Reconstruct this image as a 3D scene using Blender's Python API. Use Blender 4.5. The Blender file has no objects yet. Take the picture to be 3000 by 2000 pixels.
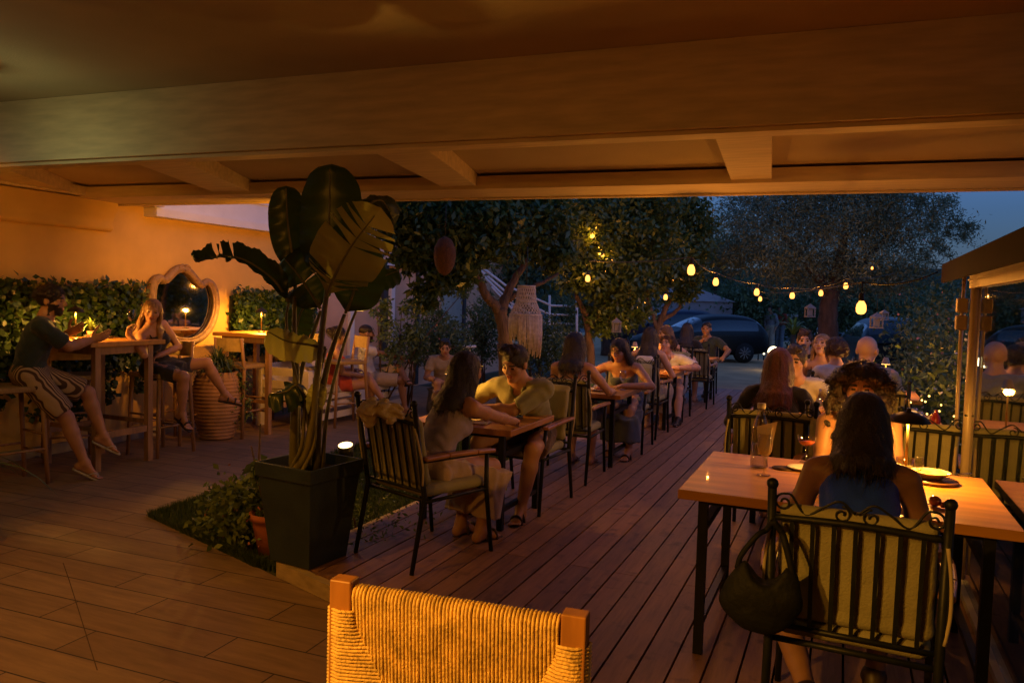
import bpy, math, random
import numpy as np
from mathutils import Vector, Matrix
PI=math.pi; R=math.radians
random.seed(7); rng=np.random.default_rng(11)
sc=bpy.context.scene
# ---------------------------------------------------------------- camera
F=2250.; HC=1.66; AZ=R(23.4); ROLL=R(1.6); PITCH=math.atan(122/F)
_fw=np.array([-math.sin(AZ)*math.cos(PITCH),math.cos(AZ)*math.cos(PITCH),-math.sin(PITCH)])
_r0=np.array([math.cos(AZ),math.sin(AZ),0.]); _u0=np.cross(_r0,_fw)
_rt=math.cos(ROLL)*_r0+math.sin(ROLL)*_u0; _up=-math.sin(ROLL)*_r0+math.cos(ROLL)*_u0
CAM=np.array([0,0,HC])
def ray(x,y): return _fw+_rt*((x-1500)/F)-_up*((y-1000)/F)
def at(x,y,D): return CAM+ray(x,y)*D              # point seen at photo pixel x,y, D metres away along the view axis
def atz(x,y,z): d=ray(x,y); return CAM+d*((z-HC)/d[2])
def atX(x,y,X): d=ray(x,y); return CAM+d*(X/d[0])
def atY(x,y,Y): d=ray(x,y); return CAM+d*(Y/d[1])
cd=bpy.data.cameras.new('camera'); cam=bpy.data.objects.new('camera',cd); sc.collection.objects.link(cam)
cd.sensor_width=36; cd.lens=36*F/3000; cd.clip_start=0.05; cd.clip_end=2000
cam.matrix_world=Matrix(((_rt[0],_up[0],-_fw[0],0),(_rt[1],_up[1],-_fw[1],0),(_rt[2],_up[2],-_fw[2],HC),(0,0,0,1)))
sc.camera=cam
# ---------------------------------------------------------------- sky (dusk: the sun is below the horizon)
w=bpy.data.worlds.new('World'); sc.world=w; w.use_nodes=True
nt=w.node_tree; nt.nodes.clear()
sky=nt.nodes.new('ShaderNodeTexSky'); sky.sky_type='NISHITA'; sky.sun_disc=False
sky.sun_elevation=R(1.0); sky.sun_rotation=R(110); sky.air_density=1.3; sky.ozone_density=4.0; sky.dust_density=.4
bg=nt.nodes.new('ShaderNodeBackground'); bg.inputs[1].default_value=0.35
hs=nt.nodes.new('ShaderNodeHueSaturation'); hs.inputs['Saturation'].default_value=.5; tn=nt.nodes.new('ShaderNodeMix'); tn.data_type='RGBA'; tn.blend_type='MULTIPLY'; tn.inputs[0].default_value=1; tn.inputs[7].default_value=(.64,1.2,2.45,1)
wo=nt.nodes.new('ShaderNodeOutputWorld')
nt.links.new(sky.outputs[0],hs.inputs['Color']); nt.links.new(hs.outputs[0],tn.inputs[6]); nt.links.new(tn.outputs[2],bg.inputs[0]); nt.links.new(bg.outputs[0],wo.inputs[0])
sc.view_settings.view_transform='Standard'; sc.view_settings.look='None'; sc.view_settings.exposure=0; sc.view_settings.gamma=1
try:
    sc.cycles.use_denoising=True; sc.cycles.denoiser='OPENIMAGEDENOISE'; sc.cycles.sample_clamp_indirect=3.0
    sc.cycles.max_bounces=6; sc.cycles.transparent_max_bounces=12; sc.cycles.use_light_tree=True; sc.cycles.caustics_reflective=False; sc.cycles.caustics_refractive=False
except Exception: pass
# ---------------------------------------------------------------- materials
_m={}
def mat(key,col,rough=.6,var=.15,scale=8,bump=0,bscale=40,metal=0,stretch=None,spec=.5,coat=0,trans=0,sub=0,obj=True,detail=4,col2=None,ramp=(.3,.7),sheen=0,emit=None,alpha=None,ior=1.45,wave=None):
    if key in _m: return _m[key]
    m=bpy.data.materials.new(key); m.use_nodes=True; n=m.node_tree; b=n.nodes['Principled BSDF']; L=n.links.new
    b.inputs['Roughness'].default_value=rough; b.inputs['Metallic'].default_value=metal
    b.inputs['Specular IOR Level'].default_value=spec; b.inputs['Coat Weight'].default_value=coat; b.inputs['IOR'].default_value=ior
    b.inputs['Transmission Weight'].default_value=trans
    if sub: b.inputs['Subsurface Weight'].default_value=sub; b.inputs['Subsurface Radius'].default_value=(.02,.006,.003); b.inputs['Subsurface Scale'].default_value=.5
    if sheen: b.inputs['Sheen Weight'].default_value=sheen
    tc=n.nodes.new('ShaderNodeTexCoord'); mp=n.nodes.new('ShaderNodeMapping'); L(tc.outputs['Object' if obj else 'Generated'],mp.inputs[0])
    if stretch: mp.inputs['Scale'].default_value=stretch
    nz=n.nodes.new('ShaderNodeTexNoise'); nz.inputs['Scale'].default_value=scale; nz.inputs['Detail'].default_value=detail; L(mp.outputs[0],nz.inputs[0])
    src=nz.outputs[0]
    if wave:
        wv=n.nodes.new('ShaderNodeTexWave'); wv.bands_direction=wave[0]; wv.inputs['Scale'].default_value=wave[1]; wv.inputs['Distortion'].default_value=wave[2]; wv.inputs['Detail'].default_value=2
        L(mp.outputs[0],wv.inputs[0]); src=wv.outputs[0]
    cr=n.nodes.new('ShaderNodeValToRGB'); cr.color_ramp.elements[0].position=ramp[0]; cr.color_ramp.elements[1].position=ramp[1]
    c=np.array(col[:3]); a=c*(1-var); d=np.minimum(c*(1+var),1)
    if col2 is not None: a=c; d=np.array(col2)
    cr.color_ramp.elements[0].color=(*a,1); cr.color_ramp.elements[1].color=(*d,1)
    L(src,cr.inputs[0]); L(cr.outputs[0],b.inputs['Base Color'])
    if bump:
        n2=n.nodes.new('ShaderNodeTexNoise'); n2.inputs['Scale'].default_value=bscale; n2.inputs['Detail'].default_value=3; L(mp.outputs[0],n2.inputs[0])
        bp=n.nodes.new('ShaderNodeBump'); bp.inputs['Strength'].default_value=bump; bp.inputs['Distance'].default_value=.01; L(n2.outputs[0],bp.inputs['Height']); L(bp.outputs[0],b.inputs['Normal'])
    if emit: b.inputs['Emission Color'].default_value=(*emit[0],1); b.inputs['Emission Strength'].default_value=emit[1]
    _m[key]=m; return m
def glass(key,col=(1,1,1),rough=.02,ior=1.45):
    if key in _m: return _m[key]
    m=bpy.data.materials.new(key); m.use_nodes=True; n=m.node_tree; n.nodes.clear()
    g=n.nodes.new('ShaderNodeBsdfGlossy'); g.inputs['Roughness'].default_value=rough; t=n.nodes.new('ShaderNodeBsdfTransparent'); t.inputs[0].default_value=(*col,1)
    lw=n.nodes.new('ShaderNodeLayerWeight'); lw.inputs[0].default_value=.5; pw=n.nodes.new('ShaderNodeMath'); pw.operation='POWER'; pw.inputs[1].default_value=1.7 if ior<1.6 else 2.6; n.links.new(lw.outputs['Facing'],pw.inputs[0])
    fr=n.nodes.new('ShaderNodeMath'); fr.operation='MULTIPLY_ADD'; fr.inputs[1].default_value=.75; fr.inputs[2].default_value=.05; n.links.new(pw.outputs[0],fr.inputs[0]); mx=n.nodes.new('ShaderNodeMixShader'); o=n.nodes.new('ShaderNodeOutputMaterial')
    n.links.new(fr.outputs[0],mx.inputs[0]); n.links.new(t.outputs[0],mx.inputs[1]); n.links.new(g.outputs[0],mx.inputs[2]); n.links.new(mx.outputs[0],o.inputs[0])
    _m[key]=m; return m
def glow(key,col,st):
    if key in _m: return _m[key]
    m=bpy.data.materials.new(key); m.use_nodes=True; n=m.node_tree; n.nodes.clear()
    e=n.nodes.new('ShaderNodeEmission'); e.inputs[0].default_value=(*col,1); e.inputs[1].default_value=st; o=n.nodes.new('ShaderNodeOutputMaterial'); n.links.new(e.outputs[0],o.inputs[0])
    _m[key]=m; return m
def leafmat(key,col,col2,rough=.45,trans=.25,scale=3):
    if key in _m: return _m[key]
    m=bpy.data.materials.new(key); m.use_nodes=True; n=m.node_tree; b=n.nodes['Principled BSDF']; L=n.links.new; o=n.nodes['Material Output']
    g=n.nodes.new('ShaderNodeNewGeometry'); tc=n.nodes.new('ShaderNodeTexCoord'); nz=n.nodes.new('ShaderNodeTexNoise'); nz.inputs['Scale'].default_value=scale
    L(tc.outputs['Object'],nz.inputs[0]); ad=n.nodes.new('ShaderNodeMath'); ad.operation='ADD'; ml=n.nodes.new('ShaderNodeMath'); ml.operation='MULTIPLY'; ml.inputs[1].default_value=.45
    L(g.outputs['Random Per Island'],ml.inputs[0]); L(ml.outputs[0],ad.inputs[0]); ml2=n.nodes.new('ShaderNodeMath'); ml2.operation='MULTIPLY'; ml2.inputs[1].default_value=.7; L(nz.outputs[0],ml2.inputs[0]); L(ml2.outputs[0],ad.inputs[1])
    cr=n.nodes.new('ShaderNodeValToRGB'); cr.color_ramp.elements[0].position=.2; cr.color_ramp.elements[1].position=.9; cr.color_ramp.elements[0].color=(*col,1); cr.color_ramp.elements[1].color=(*col2,1)
    L(ad.outputs[0],cr.inputs[0]); L(cr.outputs[0],b.inputs['Base Color']); b.inputs['Roughness'].default_value=rough
    t=n.nodes.new('ShaderNodeBsdfTranslucent'); L(cr.outputs[0],t.inputs[0]); mx=n.nodes.new('ShaderNodeMixShader'); mx.inputs[0].default_value=trans
    L(b.outputs[0],mx.inputs[1]); L(t.outputs[0],mx.inputs[2]); L(mx.outputs[0],o.inputs[0]); _m[key]=m; return m
def lit_glass(key,col,st,tr=.6):
    if key in _m: return _m[key]
    m=bpy.data.materials.new(key); m.use_nodes=True; n=m.node_tree; n.nodes.clear()
    e=n.nodes.new('ShaderNodeEmission'); e.inputs[0].default_value=(*col,1); e.inputs[1].default_value=st; t=n.nodes.new('ShaderNodeBsdfTransparent'); t.inputs[0].default_value=(tr,tr*.85,tr*.6,1); a=n.nodes.new('ShaderNodeAddShader'); o=n.nodes.new('ShaderNodeOutputMaterial')
    n.links.new(e.outputs[0],a.inputs[0]); n.links.new(t.outputs[0],a.inputs[1]); n.links.new(a.outputs[0],o.inputs[0]); _m[key]=m; return m
# ---------------------------------------------------------------- objects
COL=sc.collection
def tag(o,label=None,cat=None,group=None,kind=None):
    if label: o['label']=label
    if cat: o['category']=cat
    if group: o['group']=group
    if kind: o['kind']=kind
    return o
def meshdata(name,V,Fs,mats,mi=None,smooth=False):
    me=bpy.data.meshes.new(name); V=np.asarray(V,dtype=np.float32)
    if isinstance(Fs,np.ndarray):
        k=Fs.shape[1]; nf=len(Fs); me.vertices.add(len(V)); me.vertices.foreach_set('co',V.ravel()); me.loops.add(nf*k); me.loops.foreach_set('vertex_index',Fs.astype(np.int32).ravel())
        me.polygons.add(nf); me.polygons.foreach_set('loop_start',np.arange(0,nf*k,k,dtype=np.int32)); me.update(calc_edges=True)
    else: me.from_pydata([tuple(map(float,v)) for v in V],[],Fs)
    for m in (mats if isinstance(mats,(list,tuple)) else [mats]): me.materials.append(m)
    n=len(me.polygons)
    if mi is not None: me.polygons.foreach_set('material_index',np.asarray(mi,dtype=np.int32))
    if smooth is True: me.polygons.foreach_set('use_smooth',np.ones(n,dtype=bool))
    elif smooth is not False: me.polygons.foreach_set('use_smooth',np.asarray(smooth,dtype=bool))
    me.validate(); me.update(); return me
def link(name,me,parent=None,loc=None,rz=0):
    o=bpy.data.objects.new(name,me); COL.objects.link(o)
    if parent: o.parent=parent
    if loc is not None: o.location=loc
    o.rotation_euler.z=rz
    return o
def empty(name,loc=(0,0,0),rz=0,label=None,cat=None,group=None):
    o=link(name,None,None,loc,rz); o.empty_display_size=.1; return tag(o,label,cat,group)
def copy_tree(o,parent=None):
    c=o.copy(); COL.objects.link(c)
    if parent is not None:
        c.parent=parent; c.matrix_parent_inverse=o.matrix_parent_inverse.copy()
    for ch in [q for q in o.children]: copy_tree(ch,c)
    return c
class MB:
    def __init__(s): s.v=[]; s.f=[]; s.sm=[]
    def add(s,V,Fs,sm=False):
        b=len(s.v); s.v+= [tuple(map(float,v)) for v in V]; s.f+=[tuple(i+b for i in f) for f in Fs]; s.sm+=[sm]*len(Fs); return s
    def box(s,c,d,rz=0,M=None):
        x,y,z=[k/2 for k in d]; P=np.array([(-x,-y,-z),(x,-y,-z),(x,y,-z),(-x,y,-z),(-x,-y,z),(x,-y,z),(x,y,z),(-x,y,z)],float)
        if rz: ca,sa=math.cos(rz),math.sin(rz); P=P@np.array([[ca,sa,0],[-sa,ca,0],[0,0,1]])
        if M is not None: P=P@np.array(M).T
        return s.add(P+np.array(c),[(0,3,2,1),(4,5,6,7),(0,1,5,4),(1,2,6,5),(2,3,7,6),(3,0,4,7)])
    def b2(s,x0,x1,y0,y1,z0,z1): return s.box(((x0+x1)/2,(y0+y1)/2,(z0+z1)/2),(x1-x0,y1-y0,z1-z0))
    def beam(s,a,b,w,h,up=(0,0,1)):
        a=np.array(a,float); b=np.array(b,float); d=b-a; L=np.linalg.norm(d); d/=L; up=np.array(up,float)
        if abs(d@up)>.99: up=np.array([0,1.,0])
        r=np.cross(d,up); r/=np.linalg.norm(r); u=np.cross(r,d); M=np.stack([r,d,u],1); return s.box((a+b)/2,(w,L,h),M=M)
    def tube(s,P,r,n=8,cap=True,ell=None):
        P=[np.array(p,float) for p in P]; N=len(P); rr=r if hasattr(r,'__len__') else [r]*N; V=[]; T=[]
        for i in range(N):
            t=P[min(i+1,N-1)]-P[max(i-1,0)]; t/=(np.linalg.norm(t)+1e-9); T.append(t)
        ref=np.array([0,0,1.]) if abs(T[0][2])<.9 else np.array([1.,0,0]); u=np.cross(T[0],ref); u/=np.linalg.norm(u)
        for i in range(N):
            u=u-T[i]*(u@T[i]); u/=(np.linalg.norm(u)+1e-9); v=np.cross(T[i],u)
            for k in range(n):
                a=2*PI*k/n; V.append(P[i]+rr[i]*(math.cos(a)*u+math.sin(a)*v))
        Fs=[(i*n+k,i*n+(k+1)%n,(i+1)*n+(k+1)%n,(i+1)*n+k) for i in range(N-1) for k in range(n)]
        if cap: Fs+=[tuple(range(n))[::-1],tuple((N-1)*n+k for k in range(n))]
        s.add(V,Fs,True); return s
    def lathe(s,c,prof,n=24,cap=False,sx=1,sy=1):
        V=[(c[0]+r*sx*math.cos(2*PI*k/n),c[1]+r*sy*math.sin(2*PI*k/n),c[2]+z) for r,z in prof for k in range(n)]
        Fs=[(i*n+k,i*n+(k+1)%n,(i+1)*n+(k+1)%n,(i+1)*n+k) for i in range(len(prof)-1) for k in range(n)]
        s.add(V,Fs,True)
        if cap: s.add([V[k] for k in range(n)],[tuple(range(n))[::-1]]); s.add(V[-n:],[tuple(range(n))])
        return s
    def ball(s,c,r,n=12,m=8):
        r=r if hasattr(r,'__len__') else (r,r,r); V=[]
        for i in range(m+1):
            t=PI*i/m
            for k in range(n): V.append((c[0]+r[0]*math.sin(t)*math.cos(2*PI*k/n),c[1]+r[1]*math.sin(t)*math.sin(2*PI*k/n),c[2]-r[2]*math.cos(t)))
        return s.add(V,[(i*n+k,i*n+(k+1)%n,(i+1)*n+(k+1)%n,(i+1)*n+k) for i in range(m) for k in range(n)],True)
    def prism(s,poly,z0,z1):
        n=len(poly); V=[(x,y,z0) for x,y in poly]+[(x,y,z1) for x,y in poly]
        return s.add(V,[tuple(range(n))[::-1],tuple(range(n,2*n))]+[(i,(i+1)%n,n+(i+1)%n,n+i) for i in range(n)])
    def mesh(s,name,mats): return meshdata(name,s.v,s.f,mats,None,s.sm)
    def obj(s,name,mats,parent=None,bevel=0,loc=None,rz=0):
        o=link(name,s.mesh(name,mats),parent,loc,rz)
        if bevel:
            m=o.modifiers.new('bevel','BEVEL'); m.width=bevel; m.segments=2; m.limit_method='ANGLE'
        return o
def subsurf(o,n=1): m=o.modifiers.new('sub','SUBSURF'); m.levels=n; m.render_levels=n; return o
def bez(P,n=12):   # smooth curve through points (catmull-rom)
    P=[np.array(p,float) for p in P]; P=[2*P[0]-P[1]]+P+[2*P[-1]-P[-2]]; out=[]
    for i in range(1,len(P)-2):
        for k in range(n):
            t=k/n; a,b,c,d=P[i-1:i+3]; out.append(.5*((2*b)+(-a+c)*t+(2*a-5*b+4*c-d)*t*t+(-a+3*b-3*c+d)*t**3))
    out.append(P[-2]); return out
WARM=(1,.37,.03); WARM2=(1,.47,.10)
def lamp(name,loc,power,col=WARM,r=.05,parent=None,spot=None,aim=None,blend=.3):
    l=bpy.data.lights.new(name,'SPOT' if spot else 'POINT'); l.energy=power; l.color=col; l.shadow_soft_size=r
    if spot: l.spot_size=R(spot); l.spot_blend=blend
    o=bpy.data.objects.new(name,l); COL.objects.link(o); o.location=loc
    if aim is not None: o.rotation_euler=(Vector(aim)-Vector(loc)).to_track_quat('-Z','Y').to_euler()
    if parent: o.parent=parent
    return o
# ================================================================= SETTING
M_plaster=mat('cream_plaster',(.66,.42,.12),.85,.08,3,bump=.25,bscale=60)
M_ceil=mat('ceiling_plaster',(.52,.42,.28),.85,.10,1.2,bump=.3,bscale=90)
M_beam=mat('painted_timber',(.70,.56,.37),.6,.13,3,bump=.15,bscale=30,stretch=(1,8,8))
M_white=mat('white_paint',(.74,.74,.76),.6,.06,4,bump=.1)
def tile_mat():
    m=bpy.data.materials.new('wood_look_tile'); m.use_nodes=True; n=m.node_tree; b=n.nodes['Principled BSDF']; L=n.links.new
    tc=n.nodes.new('ShaderNodeTexCoord'); mp=n.nodes.new('ShaderNodeMapping'); mp.inputs['Rotation'].default_value=(0,0,R(-2.5)); L(tc.outputs['Object'],mp.inputs[0])
    br=n.nodes.new('ShaderNodeTexBrick'); br.offset=.37; br.inputs['Scale'].default_value=1; br.inputs['Mortar Size'].default_value=.004; br.inputs['Mortar Smooth'].default_value=.1
    br.inputs['Brick Width'].default_value=1.05; br.inputs['Row Height'].default_value=.225; br.inputs['Bias'].default_value=0
    br.inputs['Color1'].default_value=(.23,.15,.085,1); br.inputs['Color2'].default_value=(.29,.195,.115,1); br.inputs['Mortar'].default_value=(.03,.02,.012,1); L(mp.outputs[0],br.inputs[0])
    m2=n.nodes.new('ShaderNodeMapping'); m2.inputs['Scale'].default_value=(1.2,9,1); L(tc.outputs['Object'],m2.inputs[0]); nz=n.nodes.new('ShaderNodeTexNoise'); nz.inputs['Scale'].default_value=2.2; nz.inputs['Detail'].default_value=7; nz.inputs['Roughness'].default_value=.65; L(m2.outputs[0],nz.inputs[0])
    cr=n.nodes.new('ShaderNodeValToRGB'); cr.color_ramp.elements[0].position=.3; cr.color_ramp.elements[1].position=.75; cr.color_ramp.elements[0].color=(.68,.68,.68,1); cr.color_ramp.elements[1].color=(1.2,1.2,1.2,1); L(nz.outputs[0],cr.inputs[0])
    mx=n.nodes.new('ShaderNodeMix'); mx.data_type='RGBA'; mx.blend_type='MULTIPLY'; mx.inputs[0].default_value=1; L(br.outputs[0],mx.inputs[6]); L(cr.outputs[0],mx.inputs[7]); L(mx.outputs[2],b.inputs['Base Color'])
    b.inputs['Roughness'].default_value=.58
    bp=n.nodes.new('ShaderNodeBump'); bp.inputs['Strength'].default_value=.6; bp.inputs['Distance'].default_value=.004; bp.invert=True; L(br.outputs['Fac'],bp.inputs['Height']); L(bp.outputs[0],b.inputs['Normal']); return m
g=MB().prism([(-150,-40),(150,-40),(150,260),(-150,260)],-.35,-.03).obj('ground',mat('packed_earth',(.10,.10,.095),.95,.35,.8,bump=.5,bscale=12,detail=8)); tag(g,kind='structure')
# driveway, a slightly raised concrete apron past the deck
g=MB().prism([(-4.2,14.9),(3.5,14.9),(1.2,19),(.8,24),(3,40),(-25,40),(-18,26),(-7.2,21)],-.03,-.004).obj('driveway',mat('driveway_concrete',(.50,.32,.16),.9,.22,1.5,bump=.4,bscale=9,detail=9)); tag(g,kind='structure')
fx=[(-8,-4),(4,-4),(4,1.3),(-2.45,3.345),(-3.2,3.60),(-4.63,4.05),(-4.95,7.6),(-5.05,12.5),(-8,12.5)]
g=MB().prism(fx,-.2,0).obj('terrace_floor',tile_mat()); tag(g,kind='structure')
# diagonal cut joint in the tiles
j=[atz(185,1648,.0),atz(203,1700,.0),atz(285,1962,.0)]
mb=MB()
for a,b in zip(j[:-1],j[1:]): mb.beam(a,b,.0045,.0014)
tag(mb.obj('floor_joint',mat('grout',(.09,.055,.03),.8)),kind='structure')
tag(MB().prism([(-5.05,3.9),(-4.63,4.05),(-3.2,3.60),(-2.9,3.5),(-2.9,14.9),(-7.0,21),(-7.3,21),(-7.3,12.5),(-5.05,12.5),(-4.95,7.6)],-.2,-.012).obj('lawn_soil',mat('lawn_soil',(.045,.05,.02),.95,.5,4,bump=.6)),kind='structure')
# deck: individual boards along Y, weathered reddish timber
def deck_mat():
    m=bpy.data.materials.new('deck_timber'); m.use_nodes=True; n=m.node_tree; b=n.nodes['Principled BSDF']; L=n.links.new
    tc=n.nodes.new('ShaderNodeTexCoord'); g=n.nodes.new('ShaderNodeNewGeometry'); mp=n.nodes.new('ShaderNodeMapping'); mp.inputs['Scale'].default_value=(12,1.1,4); L(tc.outputs['Object'],mp.inputs[0])
    nz=n.nodes.new('ShaderNodeTexNoise'); nz.inputs['Scale'].default_value=3; nz.inputs['Detail'].default_value=8; nz.inputs['Roughness'].default_value=.7; L(mp.outputs[0],nz.inputs[0])
    n2=n.nodes.new('ShaderNodeTexNoise'); n2.inputs['Scale'].default_value=9; n2.inputs['Detail'].default_value=4; L(tc.outputs['Object'],n2.inputs[0])
    ma=n.nodes.new('ShaderNodeMath'); ma.operation='MULTIPLY_ADD'; ma.inputs[1].default_value=.28; L(g.outputs['Random Per Island'],ma.inputs[0]); L(nz.outputs[0],ma.inputs[2])
    cr=n.nodes.new('ShaderNodeValToRGB'); e=cr.color_ramp.elements; e[0].position=.35; e[1].position=.95; e[0].color=(.125,.066,.045,1); e[1].color=(.34,.19,.12,1); L(ma.outputs[0],cr.inputs[0])
    c2=n.nodes.new('ShaderNodeValToRGB'); c2.color_ramp.elements[0].position=.28; c2.color_ramp.elements[1].position=.42; c2.color_ramp.elements[0].color=(.35,.33,.32,1); c2.color_ramp.elements[1].color=(1,1,1,1); L(n2.outputs[0],c2.inputs[0])
    mx=n.nodes.new('ShaderNodeMix'); mx.data_type='RGBA'; mx.blend_type='MULTIPLY'; mx.inputs[0].default_value=.8; L(cr.outputs[0],mx.inputs[6]); L(c2.outputs[0],mx.inputs[7]); L(mx.outputs[2],b.inputs['Base Color'])
    b.inputs['Roughness'].default_value=.55; bp=n.nodes.new('ShaderNodeBump'); bp.inputs['Strength'].default_value=.5; bp.inputs['Distance'].default_value=.004; L(nz.outputs[0],bp.inputs['Height']); L(bp.outputs[0],b.inputs['Normal']); return m
def yfront(x): return 3.38-(x+2.48)*.33
mb=MB(); x=-2.93; pit=.136; i=0
while x<.78:
    y=max(yfront(x+.06)+.03,-3); ys=[y]; jy=[4.28,4.24,4.26,9.1,8.3,6.2][i%6]; 
    segs=[y]+[q for q in ((4.27 if i%5 in(1,2,3) else 5.6+ (i*37%10)*.23),9.4+(i*53%10)*.27,12.3+(i*29%7)*.2) if q>y+.5]+[14.85]
    for a,b in zip(segs[:-1],segs[1:]): mb.b2(x+.005,x+pit-.005,a+.002,b-.002,.066+random.uniform(-.001,.001),.1+random.uniform(-.0015,.0015))
    x+=pit; i+=1
dk=mb.obj('wooden_deck',deck_mat()); tag(dk,kind='structure')
tag(MB().prism([(-2.93,yfront(-2.93)+.06),(.75,yfront(.75)+.06),(.75,14.8),(-2.93,14.8)],-.15,.055).obj('deck_underside',mat('deck_void',(.012,.008,.006),.95)),kind='structure')
kb=MB(); a=np.array([-2.98,yfront(-2.98),.048]); c=np.array([-1.2,yfront(-1.2),.048]); kb.beam(a,c,.05,.09)
kb.beam(np.array([-1.2,yfront(-1.2),.048])+np.array([.01,-.003,0]),np.array([1.6,yfront(1.6),.048]),.05,.09)
kb.beam((-2.965,3.56,.04),(-2.965,14.8,.04),.04,.09)
tag(kb.obj('deck_edging',mat('pale_pine_edging',(.42,.33,.17),.6,.25,4,stretch=(1,6,6),bump=.2)),kind='structure')
# grass
def blades(n,sampler,h,name,m,w=.006):
    V=[];P=sampler(n); a=rng.uniform(0,2*PI,n); hh=h*rng.uniform(.5,1.2,n); lean=rng.uniform(-.5,.5,(n,2))*hh[:,None]
    d=np.stack([np.cos(a),np.sin(a)],1)*w
    V=np.zeros((n,3,3)); V[:,0,:2]=P-d; V[:,1,:2]=P+d; V[:,2,:2]=P+lean; V[:,2,2]=hh; V[:,:2,2]=-.012
    return link(name,meshdata(name,V.reshape(-1,3),np.arange(n*3).reshape(-1,3),m))
def lawnpts(n):
    y=3.6+(rng.random(n)**1.7)*9; x=rng.uniform(-5.0,-2.99,n); lo=np.where(y<4.06,-4.63+(4.05-y)*3.1,-4.63-(y-4.05)*.092); x=np.maximum(x,lo+.01+rng.random(n)*.05); k=x>-2.98; x[k]=-3.0-rng.random(k.sum())*.1
    return np.stack([x,y],1)
gr=blades(42000,lawnpts,.055,'lawn_grass',leafmat('grass_blade',(.03,.06,.012),(.08,.12,.025)),.005); tag(gr,'short dark grass of the lawn strip beside the wooden deck','grass',kind='stuff')
# ---- left wall
Xw=-7.2
wl=empty('side_wall',(Xw,0,0),0,'cream plastered side wall with a rounded cornice behind the bar tables','wall')
MB().b2(-.3,0,-4,9.3,-.03,2.62).obj('wall',M_plaster,wl)
cn=MB(); prof=[(0.0,2.26),(.05,2.255),(.085,2.27),(.10,2.30),(.085,2.335),(.11,2.40),(.16,2.48),(.17,2.56)]
V=[];
for y in (-3.9,5.78): V+=[(px,y,pz) for px,pz in prof]
n_=len(prof); cn.add(V,[(k,k+1,n_+k+1,n_+k) for k in range(n_-1)],True); cn.obj('cornice',M_plaster,wl)
up=MB(); up.b2(-.28,.16,6.25,9.28,2.50,3.9); up.b2(-.27,.20,6.24,9.3,2.47,2.56); up.b2(-.27,.19,6.25,9.3,2.80,2.83); up.obj('upper_fascia',M_white,wl)
MB().b2(-.001,.03,-4,9.3,0,.10).obj('skirting',mat('stone_skirting',(.33,.30,.26),.7,.2,6),wl)
bw=empty('house_back_wall',(0,-4,0),0,'plain cream house wall closing the terrace behind the viewer','wall')
MB().b2(-7.5,5.7,-.3,0,-.03,3.3).obj('wall',M_plaster,bw); MB().b2(5.4,5.7,.005,6.6,-.03,3.3).obj('return_wall',M_plaster,bw)
# ---- canopy
cp=empty('canopy',(0,0,0),0,'wide cream painted timber canopy with ceiling, beams and rafters overhead','canopy')
mL,mR=atz(-400,497,2.6),atz(3300,314,2.6); e1,e2=atz(-300,611,2.55),atz(3300,546,2.55)
dm=(mR-mL)/np.linalg.norm(mR-mL); nm=np.array([-dm[1],dm[0],0]); de=(e2-e1)/np.linalg.norm(e2-e1); ne=np.array([-de[1],de[0],0])
# main beam: front face towards the camera, 0.46 deep, with a lip strip
def bm(a,b,n,y0,y1,z0,z1):
    o=MB(); P=[a+n*y0,b+n*y0,b+n*y1,a+n*y1]; o.prism([(p[0],p[1]) for p in P],z0,z1); return o
bm(mL,mR,nm,0,.16,2.635,3.06).obj('main_beam',M_beam,cp)
bm(mL,mR,nm,-.012,.19,2.60,2.633).obj('beam_lip',M_beam,cp)
bm(mL,mR,nm,.03,.17,2.575,2.598).obj('beam_bead',M_beam,cp)
MB().prism([(-7.2,-4),(5.5,-4),(5.5,5.2),(3,4.45),(-7.2,3.98)],3.062,3.3).obj('ceiling_panel',M_ceil,cp)
# outer soffit panel and edge beam
w_e=.52
bm(e1,e2,ne,-w_e,0,2.55,2.655).obj('edge_beam',M_beam,cp)
bm(e1,e2,ne,-.03,.03,2.535,2.548).obj('edge_drip',M_beam,cp)
A_=mL+nm*.16; B_=mR+nm*.16; C_=e2-ne*.02; D_=e1-ne*.02
so=MB(); V=[(A_[0],A_[1],2.735),(B_[0],B_[1],2.735),(C_[0],C_[1],2.657),(D_[0],D_[1],2.657)]; V+= [(x,y,z+.1) for x,y,z in V]
so.add(V,[(0,3,2,1),(4,5,6,7),(0,1,5,4),(1,2,6,5),(2,3,7,6),(3,0,4,7)]); so.obj('soffit_panel',M_ceil,cp)
bm(e1,e2,ne,.0,.02,2.56,2.86).obj('outer_fascia',M_beam,cp)
def rafter(nl,nr,fl,fr):
    o=MB(); Pn=[atz(*nl,2.60),atz(*nr,2.60),atz(*fr,2.57),atz(*fl,2.57)]
    V=[tuple(p) for p in Pn]+[(p[0],p[1],p[2]+.13) for p in Pn]; o.add(V,[(0,3,2,1),(4,5,6,7),(0,1,5,4),(1,2,6,5),(2,3,7,6),(3,0,4,7)])
    o.obj('rafter',M_beam,cp)
rafter((2085,375),(2262,368),(2150,549),(2260,547))
rafter((1060,428),(1230,424),(1330,566),(1420,563))
rafter((350,462),(500,458),(680,583),(770,578))
rafter((-180,490),(-20,484),(235,600),(300,596))
# side gutter of the canopy by the side wall
MB().b2(-7.19,-6.95,3.9,6.3,2.57,2.66).obj('wall_plate',M_beam,cp)
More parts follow.
